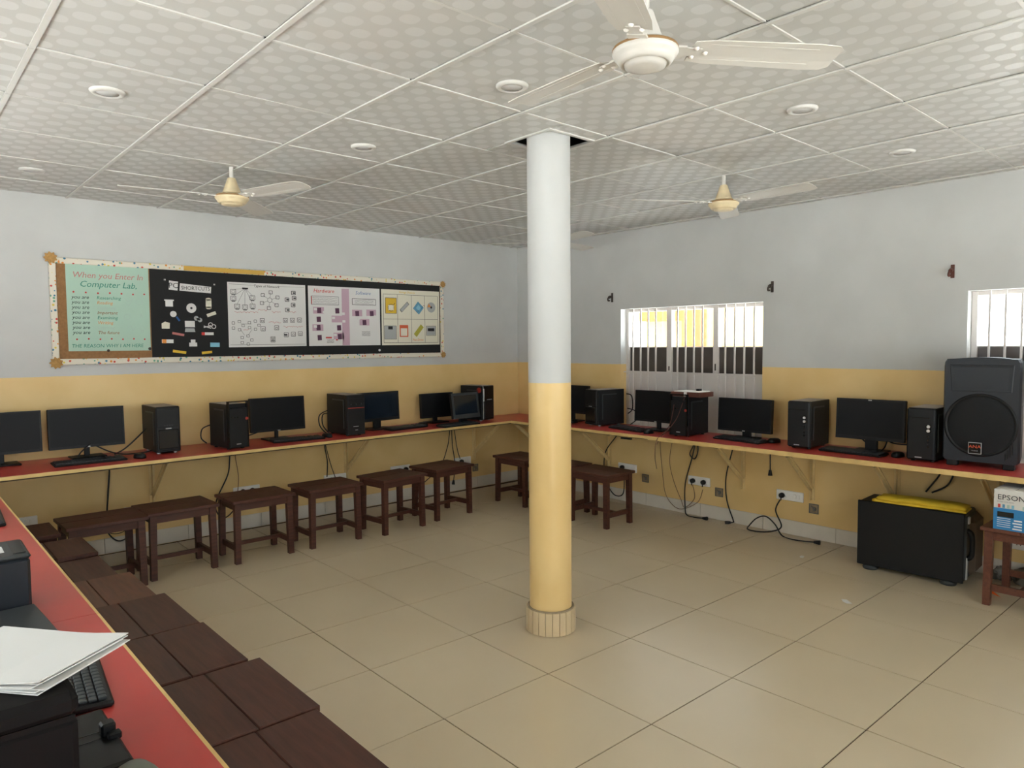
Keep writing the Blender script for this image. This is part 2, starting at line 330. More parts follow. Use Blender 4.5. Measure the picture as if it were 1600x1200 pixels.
# ceiling: dark slab above, panels and bars below
o = MB().box(XL - t, XB + t, YK - t, YA + t, ZC + .10, ZC + .30).build('ceiling', M['dark_void']); tag(o, 'suspended ceiling of patterned square panels in a white grid', kind='structure'); CEIL = o
C0, CS = (1.6836, 1.863), .6082
pm = MB().box(-.297, .297, -.297, .297, 0, .010).mesh('ceiling_panel', M['ceil'])
gx = [C0[0] + CS * i for i in range(-4, 7)]; gy = [C0[1] + CS * j for j in range(-6, 7)]
colx, coly = 2.69, 2.70
def panel(x0, x1, y0, y1, tilt=True):
    if x1 - x0 < .05 or y1 - y0 < .05: return
    if abs(x1 - x0 - CS) < .01 and abs(y1 - y0 - CS) < .01: me = pm
    else: me = MB().box(-(x1 - x0) / 2 + .006, (x1 - x0) / 2 - .006, -(y1 - y0) / 2 + .006, (y1 - y0) / 2 - .006, 0, .010).mesh('ceiling_panel', M['ceil'])
    k = .004 if tilt else 0
    link('ceiling_panel', me, CEIL, ((x0 + x1) / 2, (y0 + y1) / 2, ZC + .003 + random.uniform(0, .003)), (random.uniform(-k, k), random.uniform(-k, k), 0))
X = [XL] + [x for x in gx if XL + .02 < x < XB - .02] + [XB]; Y = [YK] + [y for y in gy if YK + .02 < y < YA - .02] + [YA]
hole = (2.575, 2.885, 2.575, 2.875)
for i in range(len(X) - 1):
    for j in range(len(Y) - 1):
        x0, x1, y0, y1 = X[i], X[i + 1], Y[j], Y[j + 1]
        if x0 < colx < x1 and y0 < coly < y1:
            panel(x0, hole[0], y0, y1, 0); panel(hole[0], x1, y0, hole[2], 0); panel(hole[0], x1, hole[3], y1, 0)
        else: panel(x0, x1, y0, y1)
for x in X[1:-1]:
    for j in range(len(Y) - 1): MB().box(x - .010, x + .010, Y[j], Y[j + 1] - .004, ZC - .004, ZC + .002).build('grid_bar', M['tbar'], CEIL)
for y in Y[1:-1]:
    for i in range(len(X) - 1): MB().box(X[i] + .012, X[i + 1] - .016, y - .006, y + .006, ZC + .001, ZC + .006).build('grid_bar', M['tbar'], CEIL)
for a in ((hole[0] - .02, hole[0], hole[2] - .02, hole[3] + .02), (hole[0], hole[1] + .015, hole[2] - .02, hole[2]), (hole[0], hole[1] + .015, hole[3], hole[3] + .02)):
    MB().box(*a, ZC - .003, ZC + .004).build('opening_trim', M['tbar'], CEIL)

# skirting tiles
BH = .1155
o = MB().box(XL, XB, YA - .004, YA + .02, 0, BH - .002).build('baseboard_left', M['cement']); tag(o, 'row of pale skirting tiles along the notice board wall', kind='structure'); bl = o
x = XB - .30
xs = [XB - .012]
while xs[-1] > XL: xs.append(xs[-1] - .6)
for a, c in zip(xs[1:], xs): MB().cb(max(a, XL) + .0015, c - .0015, YA - .011, YA - .002, .001, BH, .001).build('skirting_tile', M['skirt'], bl)
o = MB().box(XB - .004, XB + .02, YK, YA - .012, 0, BH - .002).build('baseboard_right', M['cement']); tag(o, 'row of pale skirting tiles along the window wall', kind='structure'); br = o
ys = [YA - .013]
while ys[-1] > YK: ys.append(ys[-1] - .6)
for a, c in zip(ys[1:], ys): MB().cb(XB - .011, XB - .002, max(a, YK) + .0015, c - .0015, .001, BH, .001).build('skirting_tile', M['skirt'], br)

# column with tiled base
CR = .114
b = MB(); b.lathe([(CR, .10), (CR, ZY), (CR, ZC + .1)], 64, (colx, coly, 0))
b.lathe([(.128, 0), (.128, .128), (.124, .134), (CR - .004, .128)], 64, (colx, coly, 0))
colo = b.build('column', M['wall']); tag(colo, 'round column painted white above and yellow below with tiled foot', 'column', kind='structure')
colo.data.materials.append(M['cement'])
for p in colo.data.polygons:
    if p.center.z < .14 and (Vector(p.center[:2]) - Vector((colx, coly))).length < .2 and min(colo.data.vertices[i].co.z for i in p.vertices) < .135 and max((Vector(colo.data.vertices[i].co[:2]) - Vector((colx, coly))).length for i in p.vertices) > .12: p.material_index = 1
NT = 22
for k in range(NT):
    a0 = 2 * PI * k / NT + .012; a1 = 2 * PI * (k + 1) / NT - .012
    b = MB(); n = 4
    vs = [(colx + r * math.cos(a0 + (a1 - a0) * i / n), coly + r * math.sin(a0 + (a1 - a0) * i / n), z) for r in (.127, .135) for z in (.002, .125) for i in range(n + 1)]
    m5 = n + 1; g = lambda r, z, i: (r * 2 + z) * m5 + i
    fs = []
    for i in range(n):
        fs += [(g(1, 0, i), g(1, 0, i + 1), g(1, 1, i + 1), g(1, 1, i)), (g(0, 0, i + 1), g(0, 0, i), g(0, 1, i), g(0, 1, i + 1)), (g(0, 1, i), g(1, 1, i), g(1, 1, i + 1), g(0, 1, i + 1)), (g(0, 0, i), g(0, 0, i + 1), g(1, 0, i + 1), g(1, 0, i))]
    fs += [(g(0, 0, 0), g(1, 0, 0), g(1, 1, 0), g(0, 1, 0)), (g(0, 0, n), g(0, 1, n), g(1, 1, n), g(1, 0, n))]
    b.add(vs, fs); b.build('base_tile', M['colbase'], colo)

# ------------------------------------------------------------------ windows
def window(name, label, y0, y1):
    w = thing(name, label, None, (XB, 0, 0)); w['kind'] = 'structure'; del_keys = [k for k in ('category',) if k in w.keys()]
    for k in del_keys: del w[k]
    X0 = .085; fw = .03; zs = (Z0, Z1)
    L_ = (y1 - y0)
    MB().box(X0, X0 + .05, y0, y1, Z1 - fw, Z1 - .002).build('top_rail', M['offw'], w)
    MB().box(X0, X0 + .05, y0, y1, Z0 + .002, Z0 + fw).build('bottom_rail', M['offw'], w)
    mull = [y0 + .008, y0 + L_ * .3467, y0 + L_ * .672, y1 - .032]
    mw = [.03, .052, .056, .03]
    mull = [y0 + .002, y0 + .466, y0 + .956, y1 - .036]; mw = [.012, .050, .054, .034]
    for a, ww in zip(mull, mw): MB().box(X0 - .004, X0 + .05, a, a + ww, Z0 + .01, Z1 - .006).build('mullion', M['offw'], w)
    for i in range(3):
        a, c = mull[i] + mw[i], mull[i + 1]
        MB().box(X0 + .008, X0 + .04, a, c, 1.258, 1.276).build('transom', M['offw'], w)
        MB().box(X0 + .012, X0 + .036, a, c, 1.505, 1.512).build('transom', M['offw'], w)
        MB().box(X0 + .014, X0 + .03, a, c, Z0 + fw, 1.258).build('lower_panel', M['offw'], w)
        MB().box(X0 + .02, X0 + .024, a, c, 1.276, 1.505).build('tinted_pane', M['tint'], w)
        MB().box(X0 + .02, X0 + .024, a, c, 1.512, Z1 - fw).build('clear_pane', M['glass'], w)
        n = 4
        for k in range(n):
            yb = a + (c - a) * (k + 1) / (n + 1) + (.012 if i == 2 else 0)
            MB().box(.045, .057, yb - .006, yb + .006, Z0 + .004, Z1 - .002).build('grille_bar', M['offw'], w)
    MB().box(.043, .06, y0, y1, 1.262, 1.272).build('grille_rail', M['offw'], w)
    MB().box(X0 - .01, X0 + .004, mull[1] + .02, mull[1] + .03, 1.30, 1.36).build('latch', M['iron'], w)
    MB().box(X0 - .01, X0 + .004, mull[2] + .02, mull[2] + .03, 1.29, 1.33).build('latch', M['iron'], w)
    return w
window('window_1', 'white steel window with vertical bars behind the computers, dark lower panes', *W1)
window('window_2', 'white steel barred window partly hidden behind the loudspeaker', *W2)

# exterior
g = MB().box(-30, 40, -40, 40, -.5, -.25).build('ground', M['ground']); tag(g, 'dusty sunlit ground outside the windows', kind='structure')
eb = thing('yellow_building', 'sunlit yellow and orange building seen through the barred window', 'building', (10, 6.65, -.25))
MB().box(.25, 3, .02, 1.2, 0, 3.4).build('wall', M['extyel'], eb)
MB().box(0, .3, 0, .28, 0, 3.4).build('pillar', M['extor'], eb)
MB().box(.05, .28, .28, 1.2, 2.17, 3.4).build('beam', M['extor'], eb)
MB().box(-1.3, 3.2, -.3, 1.5, 3.4, 3.55).build('shade_slab', M['plaster'], eb)  # unseen overhang, added to shade the building front

# ------------------------------------------------------------------ worktops
TH = .032
def bracket(parent, M4, yel=True):
    b = MB()
    b.box(-.02, .02, .0, .006, -.42, 0, M4); b.box(-.003, .003, 0, .035, -.42, 0, M4)          # upright angle iron
    b.box(-.02, .02, .0, .44, -.006, 0, M4); b.box(-.003, .003, 0, .44, -.035, 0, M4)           # arm
    d = Vector((0, .40, -.02)) - Vector((0, .012, -.33)); L_ = d.length
    R = Matrix.Translation((0, .012, -.33)) @ Matrix.Rotation(math.atan2(d.z, d.y), 4, 'X')
    b.box(-.017, .017, 0, L_, -.003, .003, M4 @ R); b.box(-.003, .003, 0, L_, -.03, 0, M4 @ R)
    return b.build('bracket', M['bracket'], parent)
def worktop(name, label, polys, seam_gap, brackets):
    w = thing(name, label, 'worktop')
    for i, p in enumerate(polys):
        MB().prism(p, ZT - .012, ZT).build('top_board', M['red'], w); MB().prism(p, ZT - TH, ZT - .0125).build('shadow_line_board', M['under'], w)  # lower board coloured dark to paint the shadow line below the edging
    return w
yl, yr = 5.300, 5.445           # the front edge runs very slightly out of parallel
def yf(x): return yl + (yr - yl) * (x - .5) / (4.86 - .5)
seamx = 2.40
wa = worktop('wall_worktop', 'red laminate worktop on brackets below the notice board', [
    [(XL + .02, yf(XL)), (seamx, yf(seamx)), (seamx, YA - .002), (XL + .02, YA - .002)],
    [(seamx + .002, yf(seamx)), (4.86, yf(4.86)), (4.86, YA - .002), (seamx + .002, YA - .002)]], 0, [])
def edge_strip(parent, p0, p1, n, h=.036):
    p0, p1 = Vector((*p0, 0)), Vector((*p1, 0)); d = (p1 - p0).normalized(); nn = Vector((*n, 0))
    b = MB(); c = [p0, p1, p1 + nn * .008, p0 + nn * .008]
    b.prism([(q.x, q.y) for q in c], ZT - h, ZT - .0005); return b.build('edging_strip', M['edge'], parent)
edge_strip(wa, (.47, yf(.47)), (seamx, yf(seamx)), (0, -1), .023); edge_strip(wa, (seamx + .002, yf(seamx)), (4.85, yf(4.85)), (0, -1), .023)
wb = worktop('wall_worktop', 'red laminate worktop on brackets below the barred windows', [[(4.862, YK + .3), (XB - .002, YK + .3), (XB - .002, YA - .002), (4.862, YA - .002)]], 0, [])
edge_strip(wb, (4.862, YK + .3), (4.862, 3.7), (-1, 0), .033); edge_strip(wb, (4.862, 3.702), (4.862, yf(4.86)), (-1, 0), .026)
for x in (1.57, 3.25, 4.78): bracket(wa, Matrix.Translation((x, YA - .001, ZT - TH)) @ Matrix.Rotation(PI, 4, 'Z'))
for y in (5.55, 4.61, 3.145, 2.548, 1.926, 1.30, .2): bracket(wb, Matrix.Translation((XB - .001, y, ZT - TH)) @ Matrix.Rotation(PI / 2, 4, 'Z'))
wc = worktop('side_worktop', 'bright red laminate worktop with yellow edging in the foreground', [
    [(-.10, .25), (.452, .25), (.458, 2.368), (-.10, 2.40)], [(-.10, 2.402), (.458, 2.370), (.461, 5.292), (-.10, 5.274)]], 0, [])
for a, c in ((( .452, .25), (.458, 2.368)), ((.458, 2.370), (.461, 5.290))): edge_strip(wc, a, c, (1, 0), .034)
for x, y in ((-.06, .3), (-.06, 2.4), (-.06, 4.6), (.40, .3)): MB().cb(x - .02, x + .02, y - .02, y + .02, 0, ZT - TH, .002).build('leg', M['bracket'], wc)

# ------------------------------------------------------------------ stools
def stool(x, y, rz, label, group, sx=.465, sy=.375, h=.455, m='stool', tilt=0., scuff=0):
    s = thing('wooden_stool', label, 'stool', (x, y, 0), rz, group)
    mm = M[m]; hx, hy = sx / 2, sy / 2; n = 2; gap = .0007
    for i in range(n):
        a = -hy + sy * i / n; MB().cb(-hx, hx, a + (gap if i else 0), a + sy / n - (gap if i < n - 1 else 0), h - .022, h, .003).build('seat_plank', mm, s)
    lx, ly = hx - .040, hy - .040
    for sxn in (-1, 1):
        for syn in (-1, 1):
            b = MB(); t0, t1 = .021, .019
            X0, Y0 = sxn * (lx + .006), syn * (ly + .004); X1, Y1 = sxn * lx, syn * ly
            vs = [(X0 + a * t1, Y0 + c * t1, 0) for a, c in ((-1, -1), (1, -1), (1, 1), (-1, 1))] + [(X1 + a * t0, Y1 + c * t0, h - .022) for a, c in ((-1, -1), (1, -1), (1, 1), (-1, 1))]
            b.add(vs, [(3, 2, 1, 0), (4, 5, 6, 7), (0, 1, 5, 4), (1, 2, 6, 5), (2, 3, 7, 6), (3, 0, 4, 7)]); b.build('leg', mm, s)
    for syn in (-1, 1): MB().box(-lx + .02, lx - .02, syn * ly - .011, syn * ly + .011, h - .075, h - .022).build('apron', mm, s)
    for sxn in (-1, 1):
        MB().box(sxn * lx - .011, sxn * lx + .011, -ly + .02, ly - .02, h - .075, h - .022).build('apron', mm, s)
        MB().box(sxn * lx - .010, sxn * lx + .010, -ly + .018, ly - .018, .085, .125).build('stretcher', mm, s)
    MB().box(-lx + .01, lx - .01, -.010, .010, .093, .120).build('stretcher', mm, s)
    return s
ga = 'stools along the notice board wall'
for x, y, rz, lab in (
    (1.046, 5.145, .015, 'dark wooden stool touching its neighbour, first in the row below the notice board'),
    (1.515, 5.205, .02, 'dark wooden stool second in the row below the notice board, legs in full view'),
    (2.065, 5.175, .0, 'dark wooden stool third in the row below the notice board, gaps on both sides'),
    (2.63, 5.165, .01, 'dark wooden stool fourth in the row below the notice board'),
    (3.225, 5.13, .10, 'dark wooden stool fifth in the row, set slightly askew below the notice board'),
    (3.81, 5.22, .10, 'dark wooden stool sixth in the row, nearest the wall corner with legs in full view')):
    stool(x, y, rz, lab, ga)
stool(4.69, 5.09, PI / 2, 'dark wooden stool in the corner, half hidden by the left of the column', ga)
stool(4.645, 4.045, PI / 2, 'dark wooden stool right of the column in front of the window wall', 'stools along the window wall')
stool(4.67, 4.56, PI / 2, 'dark wooden stool mostly hidden behind the column, its seat corner showing on the right', 'stools along the window wall')
gc = 'stools pushed together along the red worktop'
for y0, y1, xr, m, h, lab in (
    (1.488, 1.955, .950, 'stool', .455, 'dark brown stool seat nearest the camera along the red worktop'),
    (1.962, 2.417, .965, 'stool', .457, 'scuffed dark brown stool seat, second from the camera along the red worktop'),
    (2.432, 2.887, .930, 'stool', .457, 'dark brown stool seat, third from the camera along the red worktop'),
    (2.895, 3.357, .920, 'stool', .455, 'dark brown stool seat, fourth from the camera along the red worktop'),
    (3.364, 3.812, .890, 'stool_red', .450, 'reddish brown stool seat in the middle of the row along the red worktop'),
    (3.822, 4.277, .850, 'stool', .435, 'low dark stool seat just beyond the reddish one along the red worktop'),
    (4.285, 4.700, .850, 'stool', .455, 'dark stool seat raised above its neighbour near the notice board wall'),
    (4.850, 5.230, .775, 'stool', .455, 'dark stool tucked in the far corner between worktop and notice board wall')):
    stool(xr - .19, (y0 + y1) / 2, PI / 2, lab, gc, y1 - y0, .38, h, m)
stool(5.005, 1.035, 0, 'reddish brown stool holding the printer carton at the right edge', None, .47, .40, .462, 'stool_red')

# ------------------------------------------------------------------ computers
def monitor(x, y, rz, label, W=.478, H=.283, z0=.075, tilt=.05, scr='screen', base=(.22, .17), logo=None, bez=.010, neckw=.05, yaw=0, round_base=False, deep=.03):
    """local -y faces the user"""
    m = thing('monitor', label, 'monitor', (x, y, ZT), rz, 'monitors on the worktops')
    R = Matrix.Translation((0, -.02, z0 + H / 2)) @ Matrix.Rotation(-tilt, 4, 'X')
    MB().cb(-W / 2, W / 2, -.006, deep, -H / 2, H / 2, .004, R).build('housing', M['black'], m)
    b = MB()
    for a in ((-W / 2, W / 2, H / 2 - bez, H / 2), (-W / 2, W / 2, -H / 2, -H / 2 + bez * 1.6), (-W / 2, -W / 2 + bez, -H / 2 + bez * 1.6, H / 2 - bez), (W / 2 - bez, W / 2, -H / 2 + bez * 1.6, H / 2 - bez)):
        b.box(a[0], a[1], -.010, -.005, a[2], a[3], R)
    b.build('bezel', M['black'] if scr != 'greybezel' else M['dgrey'], m)
    MB().box(-W / 2 + bez, W / 2 - bez, -.0075, -.006, -H / 2 + bez * 1.6, H / 2 - bez, R).build('screen', M['bluescreen'] if scr in ('blue', 'greybezel') else M['screen'], m)
    MB().cb(-W * .32, W * .32, deep, deep + .025, -H * .3, H * .25, .008, R).build('rear_cover', M['black'], m)
    MB().cb(-neckw / 2, neckw / 2, .005, .03, .008, z0 + H * .45, .004).build('neck', M['black'], m)
    bx, by = base
    if round_base: MB().lathe([(0, .014), (bx * .4, .014), (bx / 2, .008), (bx / 2, 0), (0, 0)], 28, (0, .0, 0)).build('base', M['black'], m)
    else: MB().cb(-bx / 2, bx / 2, -by / 2, by / 2, 0, .012, .005).build('base', M['black'], m)
    if logo:
        lx, lz = logo; MB().box(lx - .012, lx + .012, -.011, -.0095, lz - .004, lz + .004, R).build('logo', M['silver'], m)
    return m
def tower(x, y, rz, label, W=.165, D=.36, H=.345, style=0):
    """x, y is the middle of the front face's foot; local -y is the front"""
    t = thing('computer_tower', label, 'computer', (x, y, ZT), rz, 'computer towers on the worktops')
    f = .012
    for sx in (-1, 1):
        for yy in (.05, D - .05): MB().cyl((sx * (W / 2 - .025), yy, 0), (sx * (W / 2 - .025), yy, f), .014, .012, 10).build('foot', M['silver'] if style in (0, 3) else M['black'], t)
    MB().cb(-W / 2, W / 2, .02, D, f, f + H, .003).build('case', M['black2'], t)
    MB().box(-W / 2 + .006, W / 2 - .006, .03, D - .005, f + H, f + H + .001).build('dusty_top', M['dust'], t)
    z = lambda k: f + H * k
    if style == 0:      # curved fascia with a recessed lower door
        MB().cb(-W / 2 - .001, W / 2 + .001, -.004, .02, f, f + H + .002, .008).build('front_panel', M['black'], t)
        MB().cb(-W / 2 + .014, W / 2 - .014, -.012, -.003, z(.08), z(.50), .006).build('lower_door', M['gloss'], t)
        MB().cb(-W / 2 + .006, W / 2 - .006, -.008, -.003, z(.56), z(.95), .004).build('drive_cover', M['black'], t)
        MB().box(-W * .12, W * .12, -.011, -.007, z(.515), z(.535)).build('logo', M['silver'], t)
        for i in range(4): MB().box(-.03 + i * .017, -.02 + i * .017, -.009, -.007, z(.585), z(.60)).build('port', M['dgrey'], t)
        MB().cb(-W / 2 + .01, W / 2 - .01, -.014, -.002, z(.01), z(.06), .004).build('foot_trim', M['black'], t)
    elif style == 1:    # plain fascia with a raised frame handle on top
        MB().cb(-W / 2, W / 2, -.004, .02, f, f + H - .03, .004).build('front_panel', M['black2'], t)
        b = MB(); b.box(-W / 2 - .002, W / 2 + .002, -.002, .016, f + H + .015, f + H + .024)
        for sx in (-1, 1): b.box(sx * (W / 2 - .004) - .006, sx * (W / 2 - .004) + .006, -.006, .016, f, f + H + .02)
        b.build('front_frame', M['gloss'], t)
        for i in range(3): MB().cyl((-.05 + i * .022, -.006, z(.70)), (-.05 + i * .022, -.003, z(.70)), .005, n=8).build('port', M['gloss'], t)
        MB().box(-.018, .018, -.0055, -.004, z(.075), z(.095)).build('logo', M['silver'], t)
        MB().cyl((W / 2 - .012, -.007, z(.66)), (W / 2 - .012, -.003, z(.66)), .012, n=12).build('sticker', M['redtrim'], t)
    elif style == 2:    # red stripe
        MB().cb(-W / 2, W / 2, -.006, .02, f, f + H, .004).build('front_panel', M['black2'], t)
        MB().box(-W / 2 + .004, W / 2 - .004, -.009, -.005, z(.665), z(.685)).build('red_stripe', M['redtrim'], t)
        for k in (.78, .88): MB().cb(-W / 2 + .012, W / 2 - .012, -.008, -.004, z(k) - .012, z(k) + .012, .002).build('drive_cover', M['black'], t)
        for i in range(3): MB().cyl((-.05 + i * .05, -.011, z(.77)), (-.05 + i * .05, -.006, z(.77)), .006, n=8).build('port', M['dgrey'], t)
        MB().box(-.03, .02, -.0075, -.006, z(.2), z(.213)).build('logo', M['silver'], t); MB().box(-.012, .012, -.0075, -.006, z(.11), z(.122)).build('sticker', M['silver'], t)
    elif style == 3:    # dark tower with silver edge and ball sticker
        MB().cb(-W / 2, W / 2, -.006, .02, f, f + H, .006).build('front_panel', M['gloss'], t)
        MB().cb(-W / 2 + .004, -W / 2 + .014, -.010, -.004, z(.55), z(.92), .002).build('silver_edge', M['silver'], t)
        MB().box(-.03, .05, -.009, -.005, z(.585), z(.60)).build('logo', M['silver'], t)
        MB().cb(-W / 2 + .02, W / 2 - .008, -.010, -.004, z(.06), z(.56), .004).build('lower_door', M['black'], t)
        MB().cyl((-W / 2 - .003, .05, z(.87)), (-W / 2 + .002, .05, z(.87)), .028, n=20).build('sticker', M['redtrim'], t)
    else:               # plain fascia with two chrome buttons
        MB().cb(-W / 2, W / 2, -.010, .02, f, f + H + .002, .010).build('front_panel', M['black'], t)
        MB().box(-W / 2 + .01, W / 2 - .03, -.0115, -.009, z(.815), z(.825)).build('drive_slot', M['gloss'], t)
        for k in (.655, .575):
            r_ = MB().cyl((W / 2 - .036, -.013, z(k)), (W / 2 - .036, -.009, z(k)), .016, .018, 16).build('button_ring', M['gloss'], t)
            MB().cyl((W / 2 - .036, -.017, z(k)), (W / 2 - .036, -.012, z(k)), .010, .011, 16).build('button', M['chrome'], t)
        for i in range(4): MB().box(W / 2 - .042, W / 2 - .032, -.012, -.009, z(.25) + i * .022, z(.25) + i * .022 + .013).build('port', M['gloss'], t)
        MB().box(-.03, .01, -.0115, -.0095, z(.045), z(.062)).build('logo', M['silver'], t)
    for sx in (-1, 1):  # pressed rib on both side panels
        X0, X1 = sorted((sx * W / 2, sx * (W / 2 + .003)))
        MB().prism([(.06, z(.15)), (.072, z(.15)), (.072, z(.85)), (D * .72, z(.85)), (D * .72, z(.88)), (.06, z(.88))], X0, X1, 'yz').build('side_rib', M['dgrey'], t)
    return t
kmesh = {}
def keyboard(x, y, rz, label, L=.44, D=.14, single=False):
    k = thing('keyboard', label, 'keyboard', (x, y, ZT), rz, 'keyboards on the worktops')
    R = Matrix.Rotation(.045, 4, 'X')
    MB().cb(-L / 2, L / 2, -D / 2, D / 2, .003, .018, .005, R).build('body', M['black'], k)
    MB().box(-L / 2 + .01, L / 2 - .01, -D / 2 + .01, D / 2 - .01, 0, .006).build('underside', M['black'], k)
    rows = 6; pitch = (D - .024) / rows; n = int((L - .024) / .0195)
    if not single:
        b = MB()
        for r_ in range(rows):
            for c in range(n):
                if c in (15, 18) and r_ > 0: continue
                xx = -L / 2 + .012 + c * .0195; yy = -D / 2 + .012 + r_ * pitch
                b.box(xx + .001, xx + .0172, yy + .001, yy + pitch - .002, .018, .0245, R)
        o = b.build('keys', M['dgrey'], k, fix=False); o['kind'] = 'stuff'
    else:
        me = MB().cb(-.0082, .0082, -pitch / 2 + .0012, pitch / 2 - .0012, 0, .007, .002).mesh('key', M['dgrey'])
        for r_ in range(rows):
            for c in range(n):
                xx = -L / 2 + .021 + c * .0195; yy = -D / 2 + .012 + (r_ + .5) * pitch
                p = R @ Vector((xx, yy, .0178)); link('key', me, k, p, (.045, 0, 0))
    return k
def mouse(x, y, rz, label, m='black'):
    k = thing('computer_mouse', label, 'mouse', (x, y, ZT), rz, 'computer mice on the worktops')
    b = MB(); n = 16; rings = [(1, 0), (1, .35), (.93, .7), (.7, .93), (.35, 1.0), (.0, 1.02)]
    vs = []
    for s, z in rings:
        for i in range(n):
            a = 2 * PI * i / n; vs.append((.031 * s * math.copysign(abs(math.cos(a)) ** .8, math.cos(a)), .054 * s * math.copysign(abs(math.sin(a)) ** .8, math.sin(a)), .034 * z + .002))
    b.add(vs, [(j * n + i, j * n + (i + 1) % n, (j + 1) * n + (i + 1) % n, (j + 1) * n + i) for j in range(5) for i in range(n)] + [list(range(n))[::-1]], True)
    b.build('shell', M[m], k)
    MB().cyl((-.004, -.03, .030), (.004, -.03, .030), .008, n=12).build('scroll_wheel', M['dgrey'], k)
    b = MB(); b.box(-.0006, .0006, -.05, -.005, .018, .0335); b.build('button_split', M['gloss'], k)
    return k
# along the notice board wall (facing -y)
monitor(.60, 5.83, .02, 'black monitor cut off by the left edge of the photo', logo=None)
monitor(1.115, 5.83, .02, 'black widescreen monitor on thin stand, second from the left edge', logo=(0, -.136), base=(.22, .16), neckw=.035)
keyboard(1.07, 5.535, .01, 'black keyboard in front of the second monitor from the left')
mouse(1.375, 5.50, .3, 'black mouse on red worktop beside the leftmost computer tower')
tower(1.594, 5.585, .0, 'black computer tower with glossy lower door, leftmost below the notice board', style=0, H=.335)
tower(2.055, 5.44, .10, 'black computer tower with raised front frame beside a wide monitor', style=1, W=.16, D=.31, H=.335)
monitor(2.51, 5.78, .03, 'black widescreen monitor just right of the framed computer tower', neckw=.03, logo=(0, -.136))
keyboard(2.60, 5.595, -.10, 'black keyboard in front of the monitor in the middle of the board wall')
mouse(2.875, 5.60, .2, 'black mouse at the foot of the red-striped computer tower')
tower(3.105, 5.505, .0, 'black computer tower with red stripe across its front', style=2, W=.168, D=.37, H=.345)
monitor(3.50, 5.80, .10, 'glossy blue-black monitor partly behind the red-striped tower', W=.46, H=.27, scr='blue', bez=.018, neckw=.085, base=(.26, .17), z0=.08)
keyboard(3.71, 5.65, .10, 'black keyboard in front of the glossy blue-black monitor')
mouse(3.955, 5.72, .3, 'black mouse at the right end of the glossy monitor keyboard')
monitor(4.22, 5.87, .03, 'small black monitor behind the grey-framed screen near the corner', W=.40, H=.245, z0=.055)
monitor(4.385, 5.62, .10, 'grey-framed bluish screen leaning back in front of the corner tower', W=.365, H=.255, z0=.052, tilt=.16, scr='greybezel', bez=.026, base=(.24, .10), neckw=.10, deep=.03)
keyboard(4.21, 5.485, .06, 'black keyboard in front of the grey-framed screen near the corner', L=.46)
tower(4.70, 5.615, .20, 'black computer tower with round red sticker in the room corner', style=3, W=.175, D=.30, H=.35)
# along the window wall (facing -x): local -y -> world -x  => rz = -90 deg
Q = -PI / 2
monitor(5.27, 4.97, Q, 'black monitor just right of the column, partly behind a tower', z0=.085)
mouse(5.145, 4.83, Q, 'black mouse on red worktop just right of the column')
tower(5.09, 4.55, Q - .20, 'black computer tower just right of the column, side panel in view', style=0, W=.185, D=.33, H=.335)
keyboard(5.10, 4.09, Q - .16, 'black keyboard in front of the monitor left of the barred window centre')
monitor(5.24, 3.88, Q - .02, 'black monitor before the barred window, its edge hidden by a tower', neckw=.04, logo=(0, -.136))
mouse(5.00, 3.80, Q, 'black mouse in front of the tower that carries a brown box')
tower(5.005, 3.495, Q + .03, 'black computer tower carrying a brown box below the barred window', style=1, W=.165, D=.33, H=.322)
monitor(5.30, 3.045, Q, 'black monitor with small silver emblem in front of the window right end', W=.475, H=.272, z0=.055, logo=(0, -.128), neckw=.075, base=(.22, .13))
keyboard(5.14, 3.00, Q - .12, 'black keyboard in front of the monitor with the silver emblem')
mouse(5.22, 2.755, Q - .4, 'black mouse right of the keyboard with the silver emblem monitor')
tower(5.05, 2.475, Q + .04, 'black computer tower with two chrome buttons, left of the last monitor', style=4, W=.165, D=.345, H=.338)
monitor(5.28, 2.055, Q, 'black monitor with pale logo on its top edge, rightmost on the window wall', W=.468, H=.29, z0=.085, neckw=.085, logo=(.0, .138), scr='screen', bez=.014)
keyboard(5.115, 2.11, Q - .09, 'black keyboard in front of the rightmost monitor')
mouse(5.15, 1.825, Q - .2, 'black mouse left of the tower beside the loudspeaker')
tower(5.055, 1.655, Q + .04, 'black computer tower with chrome buttons, squeezed against the loudspeaker', style=4, W=.165, D=.345, H=.338)
bx = thing('brown_box', 'flat brown wooden box with white top lying on a tower', 'box', (5.14, 3.455, ZT + .335), Q)
MB().cb(-.145, .145, -.10, .10, 0, .040, .003).build('body', M['brownbox'], bx); MB().box(-.12, .12, -.085, .085, .040, .046).build('white_lid', M['white'], bx)
MB().box(-.012, .016, -.102, -.099, .004, .040).build('socket_plate', M['white'], bx)
MB().cb(-.022, .022, -.015, .015, 0, .018, .003).build('small_adapter', M['black']); o = bpy.data.objects['small_adapter']; o.location = (5.16, 3.40, ZT + .381); tag(o, 'tiny black adapter on top of the brown box', 'adapter')
kr = MB().box(4.85, 4.872, 3.88, 3.99, ZT - TH - .018, ZT - TH - .004).build('tray_rail', M['black']); tag(kr, 'short black sliding rail screwed under the window worktop', 'rail')

